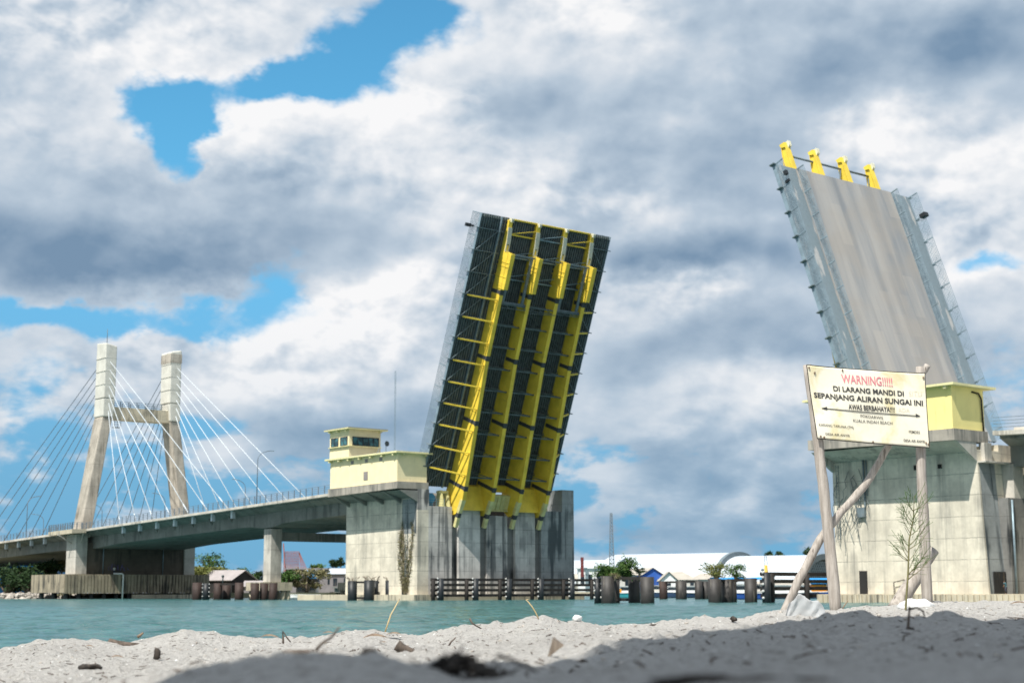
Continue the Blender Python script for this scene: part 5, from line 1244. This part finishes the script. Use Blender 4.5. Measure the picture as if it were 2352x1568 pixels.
boat(700, 356, 7, 2.0, .7, R_(175), 'small white open boat under the arching olive tree', M['white_paint'], M['cream_wall'], False)
# pontoon and pipes at the tower
t, o = bthing('pontoon', 24, 211.4, 0, 'two pale flat pontoon boxes floating at the foot of the tower base', 'pontoon')
for a, b in ((15.5, 21.2), (21.3, 28.2)): MB().box(a, b, 210.4, 212.6, -.1, .85).build('float_box', M['conc_base'], t, o)
t, o = bthing('white_pipe', 13.4, 212.6, 0, 'bent white plastic pipe running down the tower base to the water', 'pipe')
tag(t); MB().tube([(11.6, 213.2, 5.1), (13.3, 212.9, 5.1), (13.5, 212.6, 4.9), (13.4, 212.5, -.3)], .17, 8).build('pipe_run', M['pvc'], t, o)
t, o = bthing('mooring_post', 17, 255, 0, 'dark stubby post standing on the rusty pile cluster', 'post')
a = at(512, 1322, 269); t.location = (a.x, 269, 2.8); t.rotation_euler = (0, 0, 0)
m = MB(); m.tube([(0, 0, 0), (0, 0, 1.0)], .12, 8); m.blob((0, 0, 1.15), .28, 1, 4, .1); m.build('bollard', M['steel_dark'], t)
# rocks along the left bank
rk = MB(); rr = random.Random(6)
for k in range(420):
    x = rr.uniform(-30, 205); Y = rr.uniform(332, 342); p = at(x, 1366, Y); s = rr.uniform(.25, .85); rk.blob((p.x, Y, rr.uniform(-.2, .9)-(0.4 if x > 120 else 0)), (s*1.2, s, s*.8), 1, k, .3)
tag(rk.build('riprap_rocks', M['stone']), kind='stuff')
t = empty('timber_jetty', at(130, 1366, 331), 0, 'low rickety timber jetty along the foot of the pale base block', 'jetty'); a, b = at(75, 1355, 331), at(182, 1361, 331); m = MB()
m.bar((a.x, 331, 1.5), (b.x, 331, 1.2), .3, .2); m.build('walkway_beam', M['wood'], t, t.location); m = MB()
for k in range(15): q = k/14; x = a.x+(b.x-a.x)*q; m.bar((x, 331, -.5), (x+rr.uniform(-.4, .4), 331, 1.4), .16)
m.build('stilts', M['wood'], t, t.location)
# ================================================================== THE WARNING SIGN
SD = 11.0
def sp(x, y, d=SD): return at(x, y, d)
def sign():
    g = hit(1905, 1400, 5); r = empty('warning_sign', (g.x, SD, ground(g.x, SD)), 0, 'weathered cream warning banner with red and black lettering nailed to driftwood poles', 'sign'); o = r.location
    def pole(pts, rad, name='post', mat=M['wood'], d=SD):
        P = [sp(x, y, dd) for x, y, dd in pts]; m = MB(); R2 = rad
        # resample so the pole is gently crooked
        Q = []; RR = []
        for k in range(len(P)-1):
            for j in range(6): q = j/6; Q.append(P[k].lerp(P[k+1], q)+Vector((random.uniform(-.003, .003), random.uniform(-.003, .003), 0))); RR.append((R2[k]*(1-q)+R2[k+1]*q)*random.uniform(.96, 1.05))
        Q.append(P[-1]); RR.append(R2[-1]); m.tube(Q, RR, 14); return m.build(name, mat, r, o)
    pole([(1854, 838, SD+.06), (1880, 1020, SD+.06), (1900, 1200, SD+.05), (1922, 1418, SD)], [.030, .037, .040, .041])
    pole([(2113, 842, SD+.07), (2115, 1040, SD+.07), (2122, 1200, SD+.07), (2131, 1400, SD+.07)], [.029, .034, .037, .039])
    pole([(2131, 838, SD+.12), (2112, 868, SD+.13), (2040, 1025, SD+.16), (1990, 1110, SD+.17), (1930, 1178, SD+.15), (1885, 1235, SD+.12), (1835, 1330, SD+.10), (1795, 1415, SD+.10)], [.022, .024, .026, .027, .028, .030, .030, .028], 'brace')
    pole([(2143, 1262, SD+.35), (2090, 1345, SD+.3), (2055, 1400, SD+.25)], [.045, .052, .058], 'prop_log')
    # banner: a slightly sagging sheet
    TL, TR, BR, BL = (1853, 837.5), (2124.5, 857), (2134.5, 1028), (1877, 1007)
    def bp(u, w, off=0):
        x = (TL[0]*(1-u)+TR[0]*u)*(1-w)+(BL[0]*(1-u)+BR[0]*u)*w; y = (TL[1]*(1-u)+TR[1]*u)*(1-w)+(BL[1]*(1-u)+BR[1]*u)*w
        y += 2.5*math.sin(math.pi*u)*(1-w); bulge = .012*math.sin(math.pi*u*2.3+.4)*math.sin(math.pi*w*1.4)+.006*math.sin(9*u+5*w)
        p = at(x, y, SD); p.y += bulge-off; return p
    K, J = 60, 36; m = MB(); P = [bp(i/K, j/J) for j in range(J+1) for i in range(K+1)]; B = [p+Vector((0, .004, 0)) for p in P]; n = K+1; N2 = len(P)
    F = [(j*n+i, j*n+i+1, (j+1)*n+i+1, (j+1)*n+i) for j in range(J) for i in range(K)]
    F += [(N2+a, N2+d, N2+c, N2+b) for a, b, c, d in F]
    F += [(i, N2+i, N2+i+1, i+1) for i in range(K)]+[(J*n+i, J*n+i+1, N2+J*n+i+1, N2+J*n+i) for i in range(K)]
    m.add(P+B, F, True); bn = m.build('banner', M['banner'], r, o)
    m = MB(); e = [bp(i/40, 0) for i in range(41)]+[bp(1, j/20) for j in range(1, 21)]+[bp(1-i/40, 1) for i in range(1, 41)]+[bp(0, 1-j/20) for j in range(1, 21)]; m.tube([p+Vector((0, .002, 0)) for p in e], .0035, 5); m.build('hem', M['timber'], bn, o)
    m = MB()
    for u, w in ((.015, .04), (.06, .10), (.985, .06), (.97, .94), (.99, .96), (.03, .97), (.06, .98), (.5, .985), (.3, .03)):
        p = bp(u, w, .006); m.blob(p, (.007, .004, .011), 1, int(u*99), .2)
    m.build('nails', M['dryleaf'], bn, o)
    # lettering; positions in sheet coordinates (u, w) of baseline start and end, height in photo px
    font = None
    def text(s, u0, w0, u1, w1, hpx, mat, bold=0.0, name='lettering'):
        cu = bpy.data.curves.new('txt', 'FONT'); cu.body = s; cu.size = 1; cu.offset = bold; cu.resolution_u = 3
        ob = bpy.data.objects.new('txt', cu); COL.objects.link(ob); dg = bpy.context.evaluated_depsgraph_get()
        me = bpy.data.meshes.new_from_object(ob.evaluated_get(dg)); bpy.data.objects.remove(ob)
        V = np.array([v.co[:2] for v in me.vertices]); x0, x1 = V[:, 0].min(), V[:, 0].max(); y1 = V[:, 1].max(); y0 = 0.0
        hw = hpx/170.5
        bm = bmesh.new(); bm.from_mesh(me); bmesh.ops.triangulate(bm, faces=bm.faces)
        bmesh.ops.subdivide_edges(bm, edges=[e for e in bm.edges if e.calc_length() > .25], cuts=1)
        for v in bm.verts:
            q = (v.co.x-x0)/(x1-x0); h = (v.co.y-y0)/(y1-y0)*hw
            u = u0+(u1-u0)*q; w = w0+(w1-w0)*q-h
            v.co = bp(u, w, .0035)-Vector(o)
        bm.to_mesh(me); bm.free(); me.materials.append(mat)
        t = bpy.data.objects.new(name, me); COL.objects.link(t); t.parent = bn; return t
    # S(x, y): pixel of the enlarged sign view -> sheet coordinates
    def inv(x, y):
        X, Y = (2420+x/5.227)/1.32653, (1100+y/5.227)/1.32653; u, w = .5, .5
        for _ in range(30):
            def f(u, w):
                return ((TL[0]*(1-u)+TR[0]*u)*(1-w)+(BL[0]*(1-u)+BR[0]*u)*w-X, (TL[1]*(1-u)+TR[1]*u)*(1-w)+(BL[1]*(1-u)+BR[1]*u)*w-Y)
            a, b = f(u, w); e_ = 1e-4; a1, b1 = f(u+e_, w); a2, b2 = f(u, w+e_)
            J11, J21, J12, J22 = (a1-a)/e_, (b1-b)/e_, (a2-a)/e_, (b2-b)/e_; D = J11*J22-J12*J21
            u -= (a*J22-b*J12)/D; w -= (J11*b-J21*a)/D
        return u, w
    def T(s, x0, y0, x1, y1, h, mat, bold=0.0):
        a = inv(x0, y0); b = inv(x1, y1); return text(s, a[0], a[1], b[0], b[1], h/5.227/1.32653, mat, bold)
    T('WARNING!!!!!', 760, 330, 1565, 395, 140, M['ink_red'], .012)
    T('DI LARANG MANDI DI', 628, 462, 1748, 550, 82, M['ink'], .028)
    T('SEPANJANG ALIRAN SUNGAI INI', 322, 572, 2052, 708, 84, M['ink'], .028)
    T('AWAS BERBAHAYA!!!!', 866, 755, 1600, 808, 82, M['ink'], .02)
    T('POKDARWIS', 1058, 886, 1415, 922, 46, M['ink'], .0)
    T('KUALA INDAH BEACH', 942, 962, 1562, 1008, 48, M['ink'], .0)
    T('KARANG TARUNA (TM)', 392, 1032, 948, 1075, 42, M['ink'], .0)
    T('DESA AIR ANYIR', 495, 1178, 888, 1205, 38, M['ink'], .006)
    T('PEMDES', 1822, 1142, 1998, 1155, 42, M['ink'], .006)
    T('DESA AIR ANYIR', 1743, 1280, 2080, 1304, 42, M['ink'], .01)
    T('SITU', 1830, 550, 2035, 556, 80, M['ink_faint'], -.015); T('ADA BUAYA', 1655, 805, 2075, 830, 70, M['ink_faint'], -.015) if False else T('ADA', 1655, 805, 1835, 812, 66, M['ink_faint'], -.015)
    # double-headed arrow
    m = MB(); a, b = inv(440, 744), inv(1990, 872)
    for k in range(30):
        q0, q1 = k/30, (k+1)/30; f = lambda q: bp(a[0]+(b[0]-a[0])*q, a[1]+(b[1]-a[1])*q+.012*math.sin(math.pi*q)*0, .0042); m.bar(f(q0), f(q1), .003, .0045)
    for (tip, c1, c2) in (((428, 746), (522, 722), (522, 776)), ((2008, 872), (1930, 832), (1936, 890))):
        P = [bp(*inv(*q), .0045) for q in (tip, c1, c2)]; m.add(P, [(0, 1, 2)])
    m.build('arrow', M['ink'], bn, o)
sign()
# casuarina seedling in front of the sign
def seedling():
    D = 9.6; b = hit(2078, 1398, 6); D = min(b.y, 10.6); r = empty('sapling', (at(2078, 1390, D).x, D, ground(at(2078, 1390, D).x, D)), 0, 'thin wispy sapling with needle leaves in front of the right sign post', 'plant'); o = r.location; rr = random.Random(11); m = MB(); l = MB()
    pts = [at(2080, 1400, D), at(2086, 1310, D), at(2088, 1240, D), at(2098, 1190, D), at(2100, 1138, D)]; m.tube(pts, [.006, .005, .004, .003, .0015], 5)
    for k in range(24):
        q = rr.uniform(.18, 1.0); i = min(3, int(q*4)); p = pts[i].lerp(pts[i+1], q*4-i) if q < 1 else pts[4]
        s = rr.choice((-1, 1)); L = rr.uniform(.05, .17)*(1.15-q*.6); e = p+Vector((s*L*rr.uniform(.4, .8), rr.uniform(-.06, .06), L*rr.uniform(.5, .9))); m.tube([p, p.lerp(e, .5)+Vector((0, 0, -.01)), e], [.0022, .0016, .001], 4)
        for _ in range(9):
            a = p.lerp(e, rr.uniform(.3, 1)); d = Vector((s*rr.uniform(-.2, 1), rr.uniform(-.5, .5), rr.uniform(-.1, 1))).normalized()*rr.uniform(.03, .075); l.bar(a, a+d, .0013, .0013)
    for k in range(26):
        a = pts[4]+Vector((rr.uniform(-.03, .03), rr.uniform(-.02, .02), rr.uniform(-.28, .02))); l.bar(a, a+Vector((rr.uniform(-.04, .04), rr.uniform(-.03, .03), rr.uniform(.02, .08))), .0016, .0016)
    m.build('stem', M['leaf_dry'], r, o); l.build('needles', M['leaf_green'], r, o)
seedling()
# torn plastic sheet
def plastic():
    D = 9.4; out = [(1806, 1410), (1812, 1385), (1825, 1376), (1832, 1362), (1848, 1368), (1856, 1376), (1868, 1380), (1880, 1378), (1888, 1388), (1895, 1396), (1902, 1415)]
    K = 26; rr = random.Random(2); m = MB(); P = []; J = 10
    for i in range(K+1):
        x = 1806+96*i/K; top = np.interp(x, [p[0] for p in out], [p[1] for p in out])+rr.uniform(-1.2, 1.2)
        for j in range(J+1):
            y = 1424+(top-1424)*j/J; p = at(x, y, D); p.y += .016*math.sin(i*.24+j*.2)+.004*math.sin(i*.9-j*.8)+.003*rr.uniform(-1, 1); P.append(p)
    m.add(P, [(i*(J+1)+j, (i+1)*(J+1)+j, (i+1)*(J+1)+j+1, i*(J+1)+j+1) for i in range(K) for j in range(J)], True)
    c = at(1850, 1410, D); ob = m.build('plastic_sheet', M['plastic'], None, c); tag(ob, 'torn translucent plastic sheet standing in the sand by the leaning pole', 'plastic sheet')
    sm = ob.modifiers.new('thick', 'SOLIDIFY'); sm.thickness = .0012
plastic()
# ---- small things lying on the sand
def put(name, x, y, label, cat, builder, D=None, group=None):
    p = hit(x, y) if D is None else Vector((at(x, y, D).x, D, ground(at(x, y, D).x, D)))
    m, mat = builder(p); o = m.build(name, mat, None, (p.x, p.y, p.z)); tag(o, label, cat, group); return o
def twig(pts, rad, mat=M['twig'], D=None, n=6):
    """pts are places in the photograph, all standing at the same distance"""
    def f(p):
        P = [at(x, y, p.y) for x, y in pts]; P[-1 if True else 0] = P[-1]; m = MB(); m.tube(P, [rad*(1.15-.5*k/max(1, len(P)-1)) for k in range(len(P))], n); return m, mat
    return f
tw = [ # name, foot, label, points, radius, material, distance
 ('straw_stalk', (888, 1450), 'tall pale dry stem standing left of centre on the sand crest', [(884, 1452), (893, 1425), (898, 1410), (905, 1398), (918, 1374)], .0032, M['straw'], None),
 ('straw_stalk', (1233, 1420), 'pale hooked dry stem standing on the highest sand hump', [(1237, 1420), (1230, 1405), (1222, 1392), (1212, 1380), (1208, 1377), (1214, 1376)], .0028, M['straw'], None),
 ('twig', (650, 1478), 'forked brown twig leaning upright on the left sand crest', [(651, 1482), (650, 1462), (649, 1448), (658, 1462), (671, 1478)], .004, M['twig'], None),
 ('twig', (1105, 1442), 'dark angled twig left of the highest sand hump', [(1079, 1419), (1084, 1430), (1095, 1437), (1106, 1443)], .004, M['twig'], None),
 ('twig', (1035, 1480), 'short thin dark twig lying below the centre crest', [(1031, 1482), (1036, 1473), (1047, 1463)], .003, M['twig'], None),
 ('twig', (320, 1458), 'tiny knobbed twig on the left crest', [(316, 1462), (323, 1457), (329, 1452)], .006, M['dryleaf'], None),
 ('twig', (770, 1462), 'thin curved dark twig rising from the blurred foreground root', [(726, 1492), (738, 1478), (762, 1462), (779, 1440)], .0022, M['twig'], 2.3),
 ('root_piece', (740, 1500), 'long dark root lying across the near sand, orange at its middle', [(650, 1500), (690, 1498), (720, 1497), (755, 1510), (800, 1520)], .004, M['twig'], 2.2),
 ('stick', (287, 1482), 'short thick grey stick lying on the left sand', [(249, 1479), (270, 1482), (290, 1483), (326, 1485)], .022, M['twig'], None),
 ('stick', (935, 1490), 'short dark branch stub lying on the centre sand', [(911, 1480), (925, 1489), (945, 1497), (958, 1501)], .014, M['twig'], None),
 ('stick', (2086, 1440), 'dark thin stick standing upright on the shaded right sand', [(2084, 1470), (2085, 1445), (2087, 1425), (2089, 1392)], .003, M['twig'], 3.0),
 ('straw_stalk', (1937, 1392), 'short brown dry stem leaning right of the left sign post', [(1930, 1405), (1938, 1392), (1948, 1378)], .005, M['dryleaf'], None),
 ('twig', (2110, 1430), 'thin arched dark twig right of the upright stick', [(2090, 1398), (2105, 1394), (2120, 1402), (2124, 1418)], .002, M['twig'], 3.0),
 ('twig', (1170, 1530), 'blurred dark curved branch beside the charred clump', [(1140, 1505), (1170, 1512), (1205, 1528), (1235, 1542)], .0016, M['char'], 1.35),
]
for nm, ft, lb, pts, rad, mat, D in tw: put(nm, *ft, lb, 'twig' if nm != 'stick' else 'stick', twig(pts, rad, mat), D)
def lump(r3, mat, seed=1, amp=.3, n=2, lift=.3):
    def f(p): m = MB(); m.blob((p.x, p.y, p.z+r3[2]*lift), r3, n, seed, amp); return m, mat
    return f
def charclump(p):
    rr = random.Random(5); m = MB()
    for k in range(130):
        a = rr.uniform(-1, 1); h = max(0, 1-abs(a+.25)*1.1)*.020+.004; q = Vector((p.x+a*.036, p.y+rr.uniform(-.012, .012), p.z+rr.uniform(-.003, h)))
        s_ = rr.uniform(.0015, .0045); m.blob(q, (s_*1.4, s_, s_), 1, k, .4)
        if k % 3 == 0: m.bar(q, q+Vector((rr.uniform(-.014, .014), rr.uniform(-.01, .01), rr.uniform(-.004, .012))), .0012, .0012)
    return m, M['char']
put('charred_clump', 1075, 1535, 'large blurred charred clump at bottom centre', 'debris', charclump, 1.35)
put('charred_chip', 205, 1535, 'small dark charred chip on the left sand', 'debris', lump((.028, .02, .010), M['char'], 4))
put('charred_chip', 360, 1512, 'upright dark chip on the crest of the shaded left mound', 'debris', lump((.010, .008, .018), M['char'], 5, .25, 2, .6))
put('bottle_cap', 838, 1530, 'dark blue bottle cap with mud on the near shaded mound', 'bottle cap', lump((.014, .011, .005), M['navy'], 6, .12, 2, .6), 1.6)
put('mud_flake', 848, 1520, 'brown mud flake resting on the dark blue cap', 'debris', lump((.010, .008, .007), M['bark'], 7, .3, 2, 1.6), 1.62)
put('mud_streak', 380, 1560, 'blurred dark debris at the bottom left edge', 'debris', lump((.022, .02, .006), M['char'], 8), 1.1)
put('mud_streak', 1650, 1545, 'blurred long dark debris streak along the bottom right', 'debris', lambda p: (MB().blob((p.x, p.y, p.z), (.04, .012, .006), 3, 2, .35).blob((p.x+.05, p.y, p.z-.002), (.035, .012, .006), 3, 5, .35), M['char']), .95)
put('charred_chip', 195+1490, 1424, 'small black chip at the shadow edge left of the leaning pole', 'debris', lump((.018, .014, .016), M['char'], 12, .3, 2, .5))
put('charred_chip', 1500, 1437, 'dark flake beside the white stone on the right sand', 'debris', lump((.022, .015, .008), M['char'], 13))
put('charred_chip', 2090, 1432, 'dark chip lying at the foot of the upright stick', 'debris', lump((.009, .007, .004), M['char'], 14), 3.0)
put('driftwood_chip', 1275, 1487, 'tan wood chip standing on edge at the right shadow line', 'driftwood', lambda p: (MB().hexa([at(1258, 1508, p.y)-Vector((0, .02, 0)), at(1280, 1492, p.y)-Vector((0, .02, 0)), at(1280, 1492, p.y)+Vector((0, .02, 0)), at(1258, 1508, p.y)+Vector((0, .02, 0)), at(1268, 1468, p.y)-Vector((0, .012, 0)), at(1296, 1480, p.y)-Vector((0, .012, 0)), at(1296, 1480, p.y)+Vector((0, .012, 0)), at(1272, 1462, p.y)+Vector((0, .012, 0))]), M['bark']), 2.9)
put('white_stone', 1327, 1424, 'small white stone on the right sand crest', 'stone', lump((.026, .02, .018), M['white_paint'], 15, .22, 2, .6))
put('cloth_bundle', 2105, 1384, 'crumpled white cloth heaped against the right sign post', 'cloth', lump((.11, .09, .05), M['white_paint'], 16, .16, 3, .1), 9.8)
def curled(r, seed):
    def f(p):
        rr = random.Random(seed); m = MB(); P = []
        for i in range(9):
            for j in range(5): a = -1+2*i/8; w = (1-a*a)**.6; P.append((p.x+r*a, p.y+r*.4*(j/2-1)*w, p.z+.004+r*.35*(1-a*a)*(1-.5*abs(j/2-1))+rr.uniform(0, .002)))
        m.add(P, [(i*5+j, i*5+j+1, (i+1)*5+j+1, (i+1)*5+j) for i in range(8) for j in range(4)], True); return m, M['dryleaf']
    return f
GL = 'dry leaves scattered on the sand'
put('dry_leaf', 862, 1467, 'curled brown leaf in front of the tall pale dry stem', 'leaf', curled(.05, 1), group=GL)
put('dry_leaf', 618, 1462, 'brown crumpled leaf on the left sand hump', 'leaf', curled(.045, 2), group=GL)
put('dry_leaf', 755, 1455, 'pale brown leaf standing on the crest left of the dry stem', 'leaf', curled(.028, 3), group=GL)
put('dry_leaf', 905, 1459, 'small rolled leaf right of the tall dry stem', 'leaf', curled(.035, 4), group=GL)
put('dry_leaf', 880, 1478, 'tiny dark leaf scrap below the curled brown leaf', 'leaf', curled(.016, 5), group=GL)
put('dry_leaf', 268, 1513, 'dark leaf scrap below the thick grey stick', 'leaf', curled(.02, 6), group=GL)
put('dry_leaf', 205, 1487, 'tiny dark leaf left of the thick grey stick', 'leaf', curled(.018, 7), group=GL)
put('dry_leaf', 2340, 1388, 'tan leaf at the far right edge of the sand', 'leaf', curled(.06, 8), group=GL)
# grit and shell fragments
def grit():
    rr = random.Random(21); m = MB()
    for k in range(2600):
        D = rr.uniform(1.6, 10.5); px = rr.uniform(-60, 2420); x = (px-1176)/FPX*D; z = ground(x, D); s = rr.uniform(.0005, .0012)*D**.8*(1 if rr.random() < .94 else 2.0)
        m.blob((x, D, z+s*.2), (s, s*.8, s*.6), 1, k, .25)
    return m
tag(grit().build('sand_grit', M['stone']), kind='stuff')
def shells():
    rr = random.Random(23); m = MB()
    for k in range(900):
        D = rr.uniform(1.2, 10.5); px = rr.uniform(-60, 2420); x = (px-1176)/FPX*D; z = ground(x, D); s_ = rr.uniform(.0004, .0009)*D**.8
        m.blob((x, D, z+s_*.3), (s_*1.3, s_*.9, s_*.6), 1, k, .3)
    return m
tag(shells().build('shell_fragments', M['white_paint']), kind='stuff')
def darkgrit():
    rr = random.Random(22); m = MB()
    for k in range(900):
        D = rr.uniform(1.6, 10.5); px = rr.uniform(-60, 2420); x = (px-1176)/FPX*D; z = ground(x, D); a = rr.uniform(0, 3.14); L = rr.uniform(.004, .022)*(1 if rr.random() < .9 else 2.6); m.bar((x, D, z+.002), (x+L*math.cos(a), D+L*math.sin(a), z+.003+rr.uniform(0, .004)), .0025, .002)
    return m
tag(darkgrit().build('litter_bits', M['twig']), kind='stuff')
# ================================================================== PEOPLE
def person(loc, rz, h, label, shirt, trousers, lean=0.0):
    s = h/1.7; r = empty('person', loc, rz, label, 'person')
    J = {'pel': (0, 0, .92), 'chest': (0, lean*.35, 1.28), 'neck': (0, lean*.6, 1.45), 'head': (0, lean*.75+.01, 1.56), 'top': (0, lean*.8+.01, 1.67)}
    V = [J['pel'], (0, lean*.15, 1.08), J['chest'], J['neck'], J['head'], J['top']]; Rr = [.14, .125, .15, .055, .085, .07]; E_ = [(0, 1), (1, 2), (2, 3), (3, 4), (4, 5)]
    for sg in (-1, 1):
        b = len(V); V += [(sg*.17, lean*.4, 1.36), (sg*.23, lean*.4+.03, 1.12), (sg*.22, lean*.4+.13, .92), (sg*.21, lean*.4+.17, .84)]; Rr += [.06, .045, .035, .03]; E_ += [(2, b), (b, b+1), (b+1, b+2), (b+2, b+3)]
        b = len(V); V += [(sg*.10, 0, .86), (sg*.11, .03, .48), (sg*.11, -.01, .08), (sg*.12, .14, .04)]; Rr += [.095, .065, .045, .04]; E_ += [(0, b), (b, b+1), (b+1, b+2), (b+2, b+3)]
    me = bpy.data.meshes.new('body'); me.from_pydata([tuple(c*s for c in v) for v in V], E_, []); ob = bpy.data.objects.new('body', me); COL.objects.link(ob); ob.parent = r
    ob.modifiers.new('skin', 'SKIN'); ss = ob.modifiers.new('sub', 'SUBSURF'); ss.levels = ss.render_levels = 1
    for k, q in enumerate(Rr): me.skin_vertices[0].data[k].radius = (q*s, q*s*.85)
    me.skin_vertices[0].data[0].use_root = True; me.materials.append(M['skin'])
    m = MB(); m.tube([Vector(q)*s for q in ((0, 0, .86), (0, lean*.15, 1.08), (0, lean*.35, 1.28), (0, lean*.5, 1.42))], [.175*s, .165*s, .19*s, .09*s], 12)
    for sg in (-1, 1): m.tube([Vector(q)*s for q in ((sg*.12, lean*.4, 1.38), (sg*.18, lean*.4, 1.34), (sg*.235, lean*.4+.02, 1.14))], [.075*s, .075*s, .065*s], 8)
    m.build('shirt', shirt, r)
    m = MB(); m.tube([Vector(q)*s for q in ((0, 0, .78), (0, 0, .95))], [.17*s, .165*s], 12)
    for sg in (-1, 1): m.tube([Vector(q)*s for q in ((sg*.09, 0, .88), (sg*.11, .03, .48), (sg*.11, -.01, .09))], [.105*s, .085*s, .065*s], 9)
    m.build('trousers', trousers, r)
    m = MB(); m.blob(Vector((0, lean*.78-.01, 1.62))*s, (.10*s, .105*s, .085*s), 2, 3, .04); m.build('hair', M['hair'], r)
    return r
person(W(5.2, -1.4, .86), RZ+R_(20), 1.32, 'person in a blue-green checked shirt standing in the right pier doorway', M['plaid'], M['denim'], .25)
person(W(12.0, 213.8, 4.95), RZ+R_(160), 1.65, 'person in a pale shirt standing on the tower base by the graffiti', M['shirt_white'], M['denim'])
# render settings that belong to the look
scene.cycles.use_denoising = True
